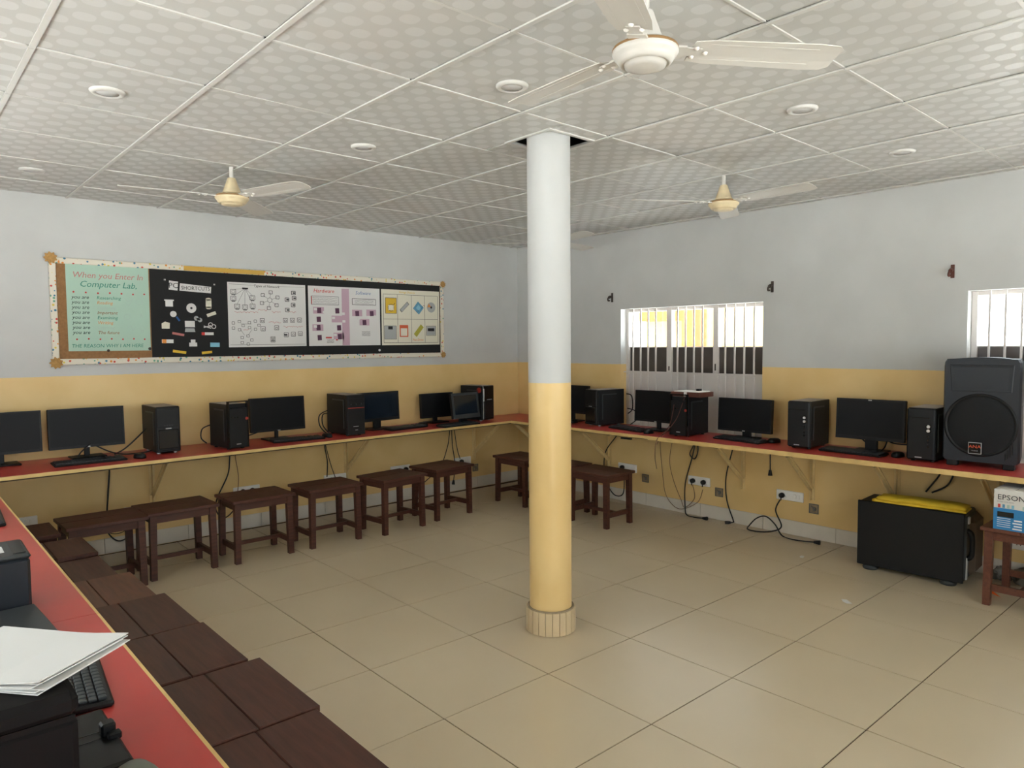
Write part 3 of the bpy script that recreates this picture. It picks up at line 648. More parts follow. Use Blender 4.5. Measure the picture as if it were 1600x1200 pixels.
# ------------------------------------------------------------------ loudspeaker on the worktop
sp = thing('loudspeaker', 'tall black loudspeaker with orange logo standing on the window worktop', 'loudspeaker', (5.06, 1.325, ZT), Q + .06)
Hs = .672
prof = [(-.195, .0), (.195, .0), (.205, .02), (.165, .33), (-.165, .33), (-.205, .02)]
b = MB()
def ring(z, s): return [(x * s, y * (1 if y < .1 else s), z) for x, y in prof]
lv = [(.035, .93), (.05, 1.0), (Hs - .05, 1.0), (Hs - .02, .985), (Hs, .93)]
vs = [p for z, s in lv for p in ring(z, s)]; n = 6
b.add(vs, [(j * n + i, j * n + (i + 1) % n, (j + 1) * n + (i + 1) % n, (j + 1) * n + i) for j in range(len(lv) - 1) for i in range(n)] + [list(range(n))[::-1], [(len(lv) - 1) * n + i for i in range(n)]])
body = b.build('cabinet', M['bluegrey'], sp)
# top crown, slightly arched
b = MB(); N_ = 10
vs = []
for i in range(N_ + 1):
    u = -1 + 2 * i / N_; z = Hs - .004 + .016 * (1 - u * u)
    vs += [(u * .180, .012, z), (u * .15, .30, z - .004), (u * .18, .012, Hs - .03), (u * .15, .30, Hs - .03)]
b.add(vs, [(4 * i, 4 * i + 4, 4 * i + 5, 4 * i + 1) for i in range(N_)] + [(4 * i + 2, 4 * i + 6, 4 * i + 4, 4 * i) for i in range(N_)] + [(4 * i + 1, 4 * i + 5, 4 * i + 7, 4 * i + 3) for i in range(N_)]); b.build('top_crown', M['bluegrey'], sp)
# woofer ring, grille and horn
Rw = Matrix.Translation((0, 0, .265)) @ Matrix.Rotation(PI / 2, 4, 'X')
MB().lathe([(.176, 0), (.186, .008), (.192, .006), (.196, 0)], 48, M=Rw).build('woofer_ring', M['black'], sp)
MB().lathe([(0, .016), (.06, .015), (.12, .012), (.165, .007), (.178, .001)], 48, M=Rw).build('woofer_grille', M['grille'], sp)
b = MB()
hz0, hz1 = .475, .635
outer = [(-.155, hz0), (.155, hz0), (.165, hz1), (-.165, hz1)]; inner = [(-.10, hz0 + .045), (.10, hz0 + .045), (.11, hz1 - .045), (-.11, hz1 - .045)]
vs = [(x, -.002, z) for x, z in outer] + [(x, .004, z) for x, z in inner] + [(x * 1.04, .001, (z - .555) * 1.06 + .555) for x, z in outer]
b.add(vs, [(0, 1, 5, 4), (1, 2, 6, 5), (2, 3, 7, 6), (3, 0, 4, 7), (4, 5, 6, 7), (8, 9, 1, 0), (9, 10, 2, 1), (10, 11, 3, 2), (11, 8, 0, 3)]); b.build('horn_flare', M['bluegrey'], sp)
b = MB()
for i in range(4): b.box(.13 + i * .012, .136 + i * .012, -.006, .001, .06 + .012 * i, .10 + .03 * i)
b.build('port_ribs', M['black'], sp)
pl = MB().box(-.055, .015, -.022, -.018, .088, .158).build('logo_plate', M['silver'], sp)
MB().box(-.052, .012, -.024, -.021, .091, .155).build('logo_face', M['gloss'], sp)
text('logo_text', 'ANA', .027, M['orange'], sp, (-.020, -.0245, .124), (PI / 2, 0, 0), 'CENTER', 0, .0006, 1.15)
text('logo_text', 'AUDIO', .011, M['inkgrey'], sp, (-.020, -.0245, .104), (PI / 2, 0, 0), 'CENTER', 0, .0004)
for sx in (-1, 1):
    MB().cb(sx * .15 - .03, sx * .15 + .03, .01, .06, 0, .037, .004).build('foot', M['black'], sp); MB().cb(sx * .12 - .03, sx * .12 + .03, .25, .30, 0, .037, .004).build('foot', M['black'], sp)
MB().cyl((.206, .05, .40), (.212, .05, .40), .006, n=8).build('screw', M['silver'], sp)

# ------------------------------------------------------------------ trolley speaker lying under the worktop, cloth on it
am = thing('trolley_speaker', 'large black trolley speaker lying on its side under the window worktop', 'loudspeaker', (4.975, 1.69, 0), Q + .06)
MB().cb(-.315, .315, 0, .012, .03, .47, .004).build('side_panel', M['black'], am)
MB().cb(-.312, .314, .012, .30, .033, .466, .01).build('cabinet', M['black2'], am)
MB().cb(.300, .322, .02, .11, .05, .455, .01).build('end_panel', M['dgrey'], am)
MB().tube(spline([(.318, .05, .18), (.345, .05, .20), (.350, .05, .27), (.345, .05, .34), (.318, .05, .36)], 6), .016, 8).build('carry_handle', M['black'], am)
MB().cb(.318, .328, .03, .055, .05, .19, .003).build('telescopic_rail', M['silver'], am); MB().cb(.316, .332, .05, .08, .40, .445, .004).build('latch', M['silver'], am)
for xx in (-.24, .225):
    for yy in (.045, .24): MB().lathe([(0, 0), (.045, 0), (.05, .012), (.042, .032), (0, .034)], 20, (xx, yy, 0)).build('foot', M['dgrey'], am)
MB().cb(-.28, .345, .13, .40, .034, .43, .04).build('rear_bulge', M['rearbrown'], am)
cl = thing('folded_cloth', 'folded yellow cloth lying on the black trolley speaker', 'cloth', (5.02, 1.66, .472), Q + .085)
rnd = random.Random(3)
def fold(z0, z1, x0, x1, y0, y1, seed):
    r_ = random.Random(seed); nx, ny = 18, 6; b = MB(); vs = []
    for top in (1, 0):
        for i in range(nx + 1):
            for j in range(ny + 1):
                u, v = i / nx, j / ny; e = min(1, min(u, 1 - u) * 12) * min(1, min(v, 1 - v) * 5)
                zz = (z0 + (z1 - z0) * (.55 + .45 * e) + .0035 * math.sin(u * 17 + seed) * math.sin(v * 7 + seed)) if top else z0
                vs.append((x0 + (x1 - x0) * u, y0 + (y1 - y0) * v + .004 * math.sin(u * 9 + seed), zz))
    m_ = (nx + 1) * (ny + 1); g = lambda t, i, j: (0 if t else m_) + i * (ny + 1) + j; fs = []
    for i in range(nx):
        for j in range(ny): fs += [(g(1, i, j), g(1, i + 1, j), g(1, i + 1, j + 1), g(1, i, j + 1)), (g(0, i, j), g(0, i, j + 1), g(0, i + 1, j + 1), g(0, i + 1, j))]
    for i in range(nx): fs += [(g(0, i, 0), g(0, i + 1, 0), g(1, i + 1, 0), g(1, i, 0)), (g(0, i, ny), g(1, i, ny), g(1, i + 1, ny), g(0, i + 1, ny))]
    for j in range(ny): fs += [(g(0, 0, j), g(1, 0, j), g(1, 0, j + 1), g(0, 0, j + 1)), (g(0, nx, j), g(0, nx, j + 1), g(1, nx, j + 1), g(1, nx, j))]
    b.add(vs, fs, True); return b
fold(0, .022, -.26, .285, -.035, .13, 1).build('lower_fold', M['cloth'], cl); fold(.016, .044, -.23, .28, -.028, .12, 4).build('upper_fold', M['cloth'], cl)

# ------------------------------------------------------------------ printer carton on the stool
ep = thing('printer_carton', 'white and blue printer carton on the stool at the right edge', 'box', (4.775, 1.172, .462), Q)
MB().cb(0, .40, 0, .26, 0, .232, .003).build('carton', M['boxw'], ep)
def arc(u): return .125 - .055 * u + .02 * math.sin(u * PI)
poly = [(0.001, .001)] + [(.399, .001)] + [(.399 * (1 - i / 12) + .0005, arc(1 - i / 12)) for i in range(13)]
MB().prism(poly, -.0012, .0005, 'xz').build('blue_print', M['boxb'], ep)
text('brand_text', 'EPSON', .042, M['ink'], ep, (.018, -.0012, .175), (PI / 2, 0, 0), 'LEFT', 0, .0004, 1.05)
text('small_text', 'EXCEED YOUR VISION', .008, M['inkgrey'], ep, (.018, -.0012, .160), (PI / 2, 0, 0), 'LEFT', 0, .0003)
for i, c in enumerate(('redink', 'sblue', 'pale', 'lblue', 'pale')): MB().box(.022 + i * .022 + (.03 if i > 3 else 0), .034 + i * .022 + (.03 if i > 3 else 0), -.0015, .0005, .128, .148).build('icon', M[c], ep)
MB().cb(.02, .10, -.002, .0005, .075, .105, .0008).build('printer_picture', M['gloss'], ep)
b = MB()
for i in range(5): b.box(.02, .085, -.0018, -.001, .018 + i * .012, .021 + i * .012); 
for i in range(4): b.box(.095 + (i % 2) * .006, .14, -.0018, -.001, .010 + i * .016, .018 + i * .016)
for i in range(8): b.box(.17, .34, -.0018, -.001, .008 + i * .010, .011 + i * .010)
b.build('printed_lines', M['whiteprint'], ep)
MB().box(0.001, .399, .125, .133, .2315, .2328).build('packing_tape', M['paperedge'], ep)
MB().box(.10, .103, .02, .24, .2315, .2326).build('flap_seam', M['inkgrey'], ep)

# litter by the right stool
def lump(name, label, cat, loc, size, m, seed, sub=3):
    import bmesh
    bm = bmesh.new(); bmesh.ops.create_icosphere(bm, subdivisions=sub, radius=1); r_ = random.Random(seed)
    from mathutils import noise
    zmin = 9
    for v in bm.verts:
        k = 1 + .35 * noise.noise(v.co * 2.2 + Vector((seed, 0, 0))) + .18 * noise.noise(v.co * 6 + Vector((0, seed, 0)))
        v.co = Vector((v.co.x * size[0] * k, v.co.y * size[1] * k, max(v.co.z, -.55) * size[2] * k)); zmin = min(zmin, v.co.z)
    for v in bm.verts: v.co.z -= zmin
    me = bpy.data.meshes.new(name); bm.to_mesh(me); bm.free(); me.materials.append(M[m]); o = link(name, me, None, loc); return tag(o, label, cat)
lump('crumpled_bag', 'crumpled grey plastic bag on the floor behind the right stool', 'bag', (5.34, 1.04, 0), (.07, .15, .075), 'bag', 2)
lump('crumpled_bag', 'smaller dusty grey heap against the skirting beside the right stool', 'bag', (5.36, 1.26, 0), (.05, .05, .055), 'bag', 5)
ow = MB().add([(0, 0, .002), (.06, .015, .004), (.115, .055, .003), (.05, .06, .045), (.02, .045, .016)], [(0, 1, 3), (1, 2, 3), (0, 3, 4), (2, 4, 3), (0, 4, 2, 1)]).build('plastic_scrap', M['orangewrap']); ow.location = (4.985, 1.17, 0); ow.rotation_euler = (0, 0, .5); tag(ow, 'bright orange plastic scrap on the floor by the right stool', 'scrap')
for (x, y, s, rz, lab) in ((4.917, 2.372, .030, .3, 'white paper scrap on the floor near the window wall'), (4.249, 1.775, .040, .9, 'white paper scrap on the floor tile in front of the trolley speaker'), (4.90, 2.93, .018, .1, 'tiny white paper scrap near the skirting below the barred window')):
    o = MB().prism([(-s, -s * .4), (s * .7, -s * .5), (s, s * .2), (0, s * .5), (-s * .8, s * .3)], .0006, .002).build('paper_scrap', M['offpaper']); o.location = (x, y, 0); o.rotation_euler = (0, 0, rz); tag(o, lab, 'paper')

# ------------------------------------------------------------------ foreground devices on the red side worktop
pr = thing('ink_printer', 'black printer under loose white paper in the left foreground', 'printer', (.235, 1.385, ZT), 0)
MB().cb(-.34, 0, 0, .30, .004, .155, .010).build('lower_body', M['pblack'], pr)
MB().cb(-.338, .002, -.002, .302, .158, .200, .012).build('scanner_lid', M['pblack'], pr)
MB().box(-.335, -.004, .004, .296, .15, .16).build('lid_gap', M['pblack'], pr)
tr = MB().cb(-.02, .095, .05, .30, .010, .022, .005).build('output_tray', M['black'], pr)
MB().box(-.01, .088, .165, .168, .0221, .0228).build('tray_groove', M['gloss'], tr); MB().box(-.01, .088, .195, .198, .0221, .0228).build('tray_groove', M['gloss'], tr)
MB().cb(.066, .092, .168, .196, .018, .045, .004).build('paper_stop', M['black'], tr)
MB().cb(.074, .098, .150, .168, .016, .032, .003).build('paper_stop', M['black'], tr)
MB().box(-.02, .06, .06, .28, 0, .012).build('tray_support', M['black'], tr)
# stack of A4 sheets
ang = math.atan2(.23, -.177)
pst = thing('paper_stack', 'stack of loose white printing paper lying across the printer', 'paper', (.345, 1.54, .962), ang)
r_ = random.Random(5)
for i in range(7):
    dx, dy = r_.uniform(-.010, .006), r_.uniform(-.010, .004); da = r_.uniform(-.03, .03)
    b = MB(); nx = 8; z = .0019 * i; vs = []
    for k in (0, 1):
        for a in range(nx + 1):
            for c in range(nx + 1):
                u, v = a / nx * .297, c / nx * .210
                curl = .012 * max(0, 1 - u / .10) * (v / .21 * .2 + .8) * (i / 6) + .004 * max(0, v / .21 - .7) * (i / 6)
                vs.append((u, v, z + curl + (.0016 if k else 0)))
    m_ = (nx + 1) ** 2; g = lambda k, a, c: k * m_ + a * (nx + 1) + c; fs = []
    for a in range(nx):
        for c in range(nx): fs += [(g(1, a, c), g(1, a + 1, c), g(1, a + 1, c + 1), g(1, a, c + 1)), (g(0, a, c), g(0, a, c + 1), g(0, a + 1, c + 1), g(0, a + 1, c))]
        fs += [(g(0, a, 0), g(0, a + 1, 0), g(1, a + 1, 0), g(1, a, 0)), (g(0, a, nx), g(1, a, nx), g(1, a + 1, nx), g(0, a + 1, nx)), (g(0, 0, a), g(1, 0, a), g(1, 0, a + 1), g(0, 0, a + 1)), (g(0, nx, a), g(0, nx, a + 1), g(1, nx, a + 1), g(1, nx, a))]
    b.add(vs, fs); o = b.build('paper_sheet', M['offpaper'], pst); o.location = (dx, dy, 0); o.rotation_euler = (0, 0, da)
keyboard(.315, 1.945, PI / 2 - .10, 'black keyboard on the red worktop beside the foreground printer', L=.44, D=.135, single=True)
mouse(.322, 1.372, .2, 'grey mouse at the bottom edge of the photo on the red worktop', 'greydev')
fl = thing('laptop_computer', 'closed dark grey flat laptop on the red worktop beyond the paper stack', 'laptop', (.19, 2.345, ZT), .05)
MB().cb(-.16, .145, -.155, .165, .003, .016, .004).build('base', M['dgrey'], fl); MB().cb(-.16, .145, -.155, .165, .0165, .025, .004).build('lid', M['dgrey'], fl)
ub = thing('device_box', 'dark blue-grey boxy device with a pale sheet on top, left edge', 'device', (.175, 2.535, ZT), -.02)
MB().cb(-.18, .148, 0, .215, .006, .160, .008).build('body', M['bluegrey'], ub); MB().cb(-.182, .150, -.002, .217, .160, .174, .006).build('lid', M['dgrey'], ub)
MB().box(-.12, .09, .06, .14, .1742, .1752).build('paper_label', M['offpaper'], ub); MB().cb(.108, .140, .02, .20, .174, .177, .001).build('control_strip', M['black'], ub)
for sx in (-.15, .12):
    for yy in (.03, .18): MB().cyl((sx, yy, 0), (sx, yy, .008), .012, n=10).build('foot', M['black'], ub)
keyboard(.345, 4.04, PI / 2 - .05, 'black keyboard end at the left edge, far part of the red worktop')

# ------------------------------------------------------------------ notice board with posters
nb = thing('notice_board', 'long notice board with floral paper border on the white wall', 'notice board', (0, YA, 0))
BX0, BX1, BZ0, BZ1 = .945, 4.385, 1.425, 2.190
MB().box(BX0 + .01, BX1 - .01, -.022, -.001, BZ0 + .01, BZ1 - .01).build('cork_panel', M['cork'], nb)
fwd = .042
for a in ((BX0, BX1, BZ1 - fwd, BZ1), (BX0, BX1, BZ0, BZ0 + fwd), (BX0, BX0 + fwd, BZ0 + fwd, BZ1 - fwd), (BX1 - fwd, BX1, BZ0 + fwd, BZ1 - fwd)):
    MB().cb(a[0], a[1], -.032, -.001, a[2], a[3], .004).build('border_strip', M['floral'], nb)
MB().box(1.85, 2.50, -.0335, -.030, BZ1 - fwd + .002, BZ1 - .004).build('border_patch', M['yellow_tape'], nb)
for x, z, s in ((BX0 + .012, BZ1 - .006, .045), (BX0 + .02, BZ0 + .015, .045), (BX1 - .01, BZ1 - .025, .036), (BX1 - .015, BZ0 + .02, .034)):
    b = MB(); n = 18
    for lay, (rr, dep) in enumerate(((s, -.036), (s * .7, -.044), (s * .35, -.050))):
        ps = []
        for i in range(n):
            a = 2 * PI * i / n + lay * .3; k = rr * (1 if i % 2 else .72); ps.append((x + k * math.cos(a), z + k * math.sin(a)))
        b.prism(ps, dep, -.030, 'xz')
    b.build('paper_rosette', M['rosette'], nb)
PY = -.0235
def poster(name, label, x0, x1, z0, z1, m, y=PY, th_=.0012, skew=0):
    p = thing(name, label, 'poster', (0, YA + y, 0))
    MB().prism([(x0, z0), (x1, z0 + skew), (x1, z1 + skew), (x0, z1)], -th_, 0, 'xz').build('sheet', M[m], p); p['_y'] = -th_
    return p
class Draw:
    def __init__(s, y): s.b = MB(); s.y = y
    def line(s, pts, w=.004, close=False):
        pts = list(pts) + ([pts[0]] if close else [])
        for (x0, z0), (x1, z1) in zip(pts, pts[1:]):
            d = Vector((x1 - x0, z1 - z0)); L_ = d.length
            if L_ < 1e-6: continue
            n = Vector((-d.y, d.x)) / L_ * w / 2
            s.b.prism([(x0 - n.x, z0 - n.y), (x1 - n.x, z1 - n.y), (x1 + n.x, z1 + n.y), (x0 + n.x, z0 + n.y)], s.y - .0006, s.y, 'xz')
        return s
    def rect(s, cx, cz, w_, h_, lw=.003): return s.line([(cx - w_ / 2, cz - h_ / 2), (cx + w_ / 2, cz - h_ / 2), (cx + w_ / 2, cz + h_ / 2), (cx - w_ / 2, cz + h_ / 2)], lw, True)
    def circ(s, cx, cz, r, lw=.003, n=14): return s.line([(cx + r * math.cos(2 * PI * i / n), cz + r * math.sin(2 * PI * i / n)) for i in range(n)], lw, True)
    def fill(s, pts, dy=0): s.b.prism(pts, s.y - .0006 - dy, s.y, 'xz'); return s
    def disc(s, cx, cz, r, rz=None, n=16, dy=0): return s.fill([(cx + r * math.cos(2 * PI * i / n), cz + (rz or r) * math.sin(2 * PI * i / n)) for i in range(n)], dy)
    def bar(s, cx, cz, L_, w_, a=0, dy=0):
        c, q = math.cos(a), math.sin(a)
        return s.fill([(cx + c * u - q * v, cz + q * u + c * v) for u, v in ((-L_ / 2, -w_ / 2), (L_ / 2, -w_ / 2), (L_ / 2, w_ / 2), (-L_ / 2, w_ / 2))], dy)
    def scrib(s, x0, x1, z, h=.006, lw=.003, seed=0):
        r_ = random.Random(seed); n = max(3, int((x1 - x0) / .008)); return s.line([(x0 + (x1 - x0) * i / n, z + r_.uniform(-h, h)) for i in range(n + 1)], lw)
    def done(s, name, m, p): return s.b.build(name, M[m], p, fix=False)
ROT = (PI / 2, 0, 0)
# 1 mint poster
p1 = poster('lab_rules_poster', 'mint green handwritten poster at the left end of the notice board', 1.045, 1.592, 1.522, 2.160, 'mint')
ty = -.0018
text('poster_text', 'When you Enter In', .060, M['pink'], p1, (1.318, ty, 2.055), ROT, 'CENTER', .2)
text('poster_text', 'Computer Lab,', .062, M['teal'], p1, (1.318, ty, 1.990), ROT, 'CENTER', .25)
words = [('Researching', 'teal'), ('Reading', 'orink'), ('Exploring', 'pale'), ('Important', 'brink'), ('Examining', 'teal'), ('Writing', 'orink'), ('Learning', 'pale'), ('The future', 'brink')]
for i, (wd, c) in enumerate(words):
    z = 1.902 - i * .0365
    text('poster_text', 'you are', .036, M['ink'], p1, (1.075, ty, z), ROT, 'LEFT', .25); text('poster_text', wd, .033, M[c], p1, (1.235, ty, z), ROT, 'LEFT', .2)
text('poster_text', 'THE REASON WHY I AM HERE', .036, M['teal'], p1, (1.065, ty, 1.548), ROT, 'LEFT', .1, sx=.98)
d = Draw(-.0012)
for i in range(7): Draw(-.0012).disc(1.09 + i * .078, 1.950 - .002 * (i % 3), .0065).done('red_dot', 'redink', p1); Draw(-.0012).disc(1.10 + i * .075, 1.608 + .003 * (i % 2), .006).done('red_dot', 'redink', p1)
d = Draw(-.0012)
d.line([(1.42, 1.92), (1.44, 1.89), (1.475, 1.91), (1.45, 1.86), (1.425, 1.88)], .003).circ(1.52, 1.89, .022).circ(1.435, 1.775, .02).line([(1.43, 1.69), (1.46, 1.71), (1.47, 1.67), (1.49, 1.70)], .003).circ(1.535, 1.69, .016).line([(1.525, 1.77), (1.53, 1.80), (1.54, 1.77)], .003).rect(1.535, 1.665, .018, .014)
d.done('line_drawing', 'pale', p1)
d = Draw(-.0012); d.disc(1.30, 1.524, .01); d.disc(1.585, 1.535, .012); d.done('pin', 'iron', p1)
# 2 black chart covering the rest of the board
p2 = thing('black_chart', 'black chart paper with cut-out computer pictures headed PC SHORTCUTS', 'poster', (0, YA + PY, 0))
MB().prism([(1.600, 1.466), (2.150, 1.462), (2.160, 2.150), (1.600, 2.150)], -.0010, 0, 'xz').build('sheet', M['chart'], p2)
MB().prism([(2.140, 1.462), (4.340, 1.460), (4.340, 2.150), (2.140, 2.150)], -.0004, 0, 'xz').build('sheet', M['chart'], p2)
y2 = -.0010
d = Draw(y2); d.fill([(1.735, 1.995), (1.80, 1.990), (1.806, 2.06), (1.74, 2.065)]); d.fill([(1.815, 1.99), (2.055, 1.978), (2.06, 2.03), (1.82, 2.048)]); d.done('title_patch', 'paper', p2)
text('title_text', 'PC', .060, M['ink'], p2, (1.770, y2 - .001, 2.008), ROT, 'CENTER'); text('title_text', 'SHORTCUTS', .042, M['ink'], p2, (1.938, y2 - .001, 1.999), ROT, 'CENTER', 0, .0004, .93)
text('title_text', '"', .05, M['paper'], p2, (1.70, y2 - .001, 2.04), ROT); text('title_text', '"', .05, M['paper'], p2, (2.075, y2 - .001, 2.02), ROT)
cut = lambda f, nm, m: (lambda d: (f(d), d.done(nm, m, p2)))(Draw(y2))
cut(lambda d: (d.bar(1.735, 1.885, .055, .045), d.bar(1.735, 1.912, .07, .010)), 'basket_cutout', 'paper')
cut(lambda d: d.disc(1.90, 1.855, .038), 'disc_cutout', 'paper'); cut(lambda d: d.disc(1.90, 1.855, .009, dy=.001), 'disc_hole', 'ink')
cut(lambda d: (d.bar(2.035, 1.895, .045, .07), d.disc(2.035, 1.93, .0225, .012), d.disc(2.035, 1.86, .0225, .012)), 'drum_cutout', 'creamp')
cut(lambda d: d.disc(1.763, 1.805, .024), 'magnifier_lens', 'paper'); cut(lambda d: d.bar(1.797, 1.768, .04, .014, -.95), 'magnifier_handle', 'navy')
cut(lambda d: (d.bar(2.055, 1.81, .075, .026, .35),), 'pencil_cutout', 'creamp')
cut(lambda d: (d.disc(1.935, 1.775, .018), d.disc(1.963, 1.762, .018), d.bar(1.95, 1.768, .03, .016, -.4)), 'links_cutout', 'greyp')
cut(lambda d: d.fill([(1.675, 1.69), (1.732, 1.69), (1.735, 1.735), (1.70, 1.745), (1.675, 1.73)]), 'folder_cutout', 'creamp')
cut(lambda d: (d.bar(1.885, 1.728, .075, .05),), 'screen_cutout', 'paper'); cut(lambda d: d.fill([(1.845, 1.665), (1.925, 1.665), (1.918, 1.695), (1.85, 1.695)]), 'keys_cutout', 'greyp')
cut(lambda d: (d.circ(2.045, 1.725, .016, .006), d.circ(2.07, 1.71, .016, .006), d.bar(2.02, 1.71, .06, .008, .25), d.bar(2.02, 1.705, .06, .008, -.3)), 'scissors_cutout', 'paper')
cut(lambda d: d.bar(1.795, 1.648, .09, .018, -.18), 'crayon_cutout', 'pink'); cut(lambda d: d.bar(2.02, 1.652, .095, .022), 'tube_cutout', 'paper'); cut(lambda d: d.bar(1.985, 1.652, .025, .024, dy=.001), 'tube_cap', 'redink')
cut(lambda d: d.bar(1.715, 1.592, .085, .028, -.02), 'eraser_cutout', 'paper'); cut(lambda d: d.bar(1.69, 1.592, .03, .030, -.02, dy=.001), 'eraser_band', 'orink')
cut(lambda d: (d.bar(1.905, 1.565, .06, .03), d.bar(1.905, 1.592, .035, .025)), 'printer_cutout', 'paper')
cut(lambda d: d.bar(2.075, 1.562, .075, .034, -.02), 'sharpener_cutout', 'lblue'); cut(lambda d: d.bar(1.80, 1.508, .10, .020, -.15), 'pencil_cutout', 'yel'); cut(lambda d: d.bar(2.01, 1.500, .08, .020, .1), 'pencil_cutout', 'yel')
d = Draw(-.0004); d.disc(3.62, 1.500, .012); d.done('pin_cap', 'paper', p2)
# 3 network types poster
y3 = -.0024
p3 = poster('network_poster', 'white poster of line-drawn network diagrams on the black chart', 2.188, 2.872, 1.540, 2.078, 'paper', PY - .0012, .0012, .006)
text('poster_text', 'Types of Network', .030, M['ink'], p3, (2.52, -.0018, 2.046), ROT, 'CENTER', .2)
d = Draw(-.0012); d.line([(2.20, 2.062), (2.42, 2.060)], .002).line([(2.62, 2.060), (2.86, 2.064)], .002).line([(2.20, 1.56), (2.86, 1.562)], .002)
hub = (2.335, 2.03); d.bar(hub[0], hub[1], .05, .014)
for (x, z) in ((2.235, 2.00), (2.235, 1.945), (2.265, 1.880), (2.33, 1.875), (2.395, 1.885), (2.395, 1.955)):
    d.line([hub, (x, z + .018)], .002); d.rect(x, z, .042, .036, .0035); d.rect(x, z, .024, .018, .002); d.bar(x, z - .024, .03, .006)
d.circ(2.545, 1.94, .02)
for a in range(6):
    t_ = a * PI / 3 + .4; x, z = 2.545 + .075 * math.cos(t_), 1.94 + .068 * math.sin(t_); d.line([(2.545 + .02 * math.cos(t_), 1.94 + .02 * math.sin(t_)), (x, z)], .002); d.rect(x, z, .03, .026, .004)
for (x, z) in ((2.70, 1.95), (2.70, 1.86), (2.755, 1.905), (2.76, 2.01), (2.765, 1.965)): d.rect(x, z, .035, .03, .005).bar(x + .004, z, .02, .012)
for cx, cz in ((2.265, 1.72), (2.40, 1.725), (2.335, 1.60)):
    for a in range(5): d.rect(cx + .045 * math.cos(a * 1.256), cz + .036 * math.sin(a * 1.256), .022, .02, .003)
d.line([(2.29, 1.735), (2.38, 1.735)], .002).line([(2.285, 1.69), (2.32, 1.64)], .002).line([(2.385, 1.69), (2.35, 1.64)], .002)
for x, z in ((2.475, 1.765), (2.48, 1.695), (2.60, 1.705), (2.565, 1.61), (2.565, 1.60), (2.68, 1.77), (2.745, 1.772), (2.81, 1.775), (2.685, 1.645), (2.75, 1.650), (2.815, 1.655)): d.rect(x, z, .038, .036, .0035).rect(x, z - .004, .018, .014, .003)
d.bar(2.68, 1.645, .03, .012); d.done('line_drawing', 'ink', p3)
for i, (a, c, z) in enumerate(((2.24, 2.44, 1.832), (2.44, 2.52, 1.855), (2.56, 2.64, 1.84), (2.71, 2.78, 1.845), (2.31, 2.36, 1.69), (2.53, 2.64, 1.75), (2.66, 2.84, 1.715))): Draw(-.0012).scrib(a, c, z, .008, .003, i).done('pink_caption', 'pink', p3)
# 4 hardware / software poster
p4 = poster('hardware_poster', 'white poster with pink photos and two boxed headings on the black chart', 2.897, 3.630, 1.545, 2.082, 'paper', PY - .0012, .0012, .004)
d = Draw(-.0012); d.bar(3.265, 1.81, .075, .52); d.done('mauve_band', 'mauve', p4)
text('poster_text', 'Hardware', .05, M['redink'], p4, (3.05, -.0018, 2.025), ROT, 'CENTER', .2); text('poster_text', 'Software', .045, M['blueink'], p4, (3.45, -.0018, 2.022), ROT, 'CENTER', .2)
d = Draw(-.0012); d.rect(3.06, 1.955, .27, .075, .003).rect(3.46, 1.955, .25, .055, .004)
for i in range(4): d.scrib(2.94, 3.18, 1.978 - i * .016, .003, .002, i)
for i in range(3): d.scrib(3.36, 3.56, 1.968 - i * .014, .003, .002, 9 + i)
for i in range(4): d.scrib(3.43, 3.52, 1.675 - i * .012, .002, .003, 20 + i)
for i in range(3): d.scrib(3.07, 3.14, 1.60 - i * .012, .002, .003, 30 + i)
d.done('line_drawing', 'ink', p4)
d = Draw(-.0012)
for x, z in ((2.995, 1.865), (3.175, 1.79), (2.985, 1.71), (3.19, 1.635), (3.385, 1.85), (3.535, 1.855), (3.46, 1.765)): Draw(-.0012).bar(x, z, .105, .06).done('photo_print', 'mauve', p4)
d = Draw(-.0012)
for x, z in ((3.00, 1.865), (3.385, 1.845), (3.54, 1.848), (3.46, 1.762), (2.995, 1.785), (3.18, 1.865), (2.99, 1.71), (3.195, 1.71), (3.20, 1.63), (3.00, 1.62)): Draw(-.0012).bar(x, z, .04, .048, .05, .0004).done('photo_subject', 'purple', p4)
d = Draw(-.0012)
for x, z in ((2.965, 1.875), (3.14, 1.88), (3.14, 1.80), (2.96, 1.72), (3.14, 1.72), (3.155, 1.645), (3.24, 1.84), (3.05, 1.85), (3.245, 1.77), (3.575, 1.82), (3.40, 1.80)): Draw(-.0012).bar(x, z, .03, .022, 0, .0008).done('photo_caption', 'paper', p4)
d = Draw(-.0012); d.line([(2.93, 1.99), (2.93, 1.92)], .006); d.bar(3.17, 1.60, .02, .012); d.bar(3.09, 1.62, .06, .014); d.done('red_marks', 'redink', p4)
# 5 storage poster
p5 = poster('storage_poster', 'cream poster of eight storage device pictures at the right end of the board', 3.648, 4.330, 1.547, 2.085, 'creamp', PY - .0012, .0012, .003)
text('poster_text', 'Storage Devices', .028, M['yel'], p5, (3.94, -.0018, 2.055), ROT, 'CENTER', .2)
d = Draw(-.0012); d.rect(3.99, 1.805, .64, .47, .003); d.line([(3.67, 1.80), (4.31, 1.803)], .003)
for x in (3.83, 3.99, 4.15): d.line([(x, 1.57), (x, 2.04)], .003)
d.rect(3.755, 1.93, .125, .15, .004).circ(3.755, 1.91, .034, .004).line([(3.76, 1.91), (3.80, 1.955)], .005).rect(3.745, 1.67, .135, .13, .003).rect(4.225, 1.69, .115, .095, .004)
for i in range(6): d.bar(4.02 + .035 + i * .017, 1.875 + i * .013, .012, .006, -.9)
d.bar(3.91, 1.92, .12, .035, .75); d.bar(4.225, 1.70, .08, .03); d.disc(4.23, 1.925, .012); d.done('line_drawing', 'ink', p5)
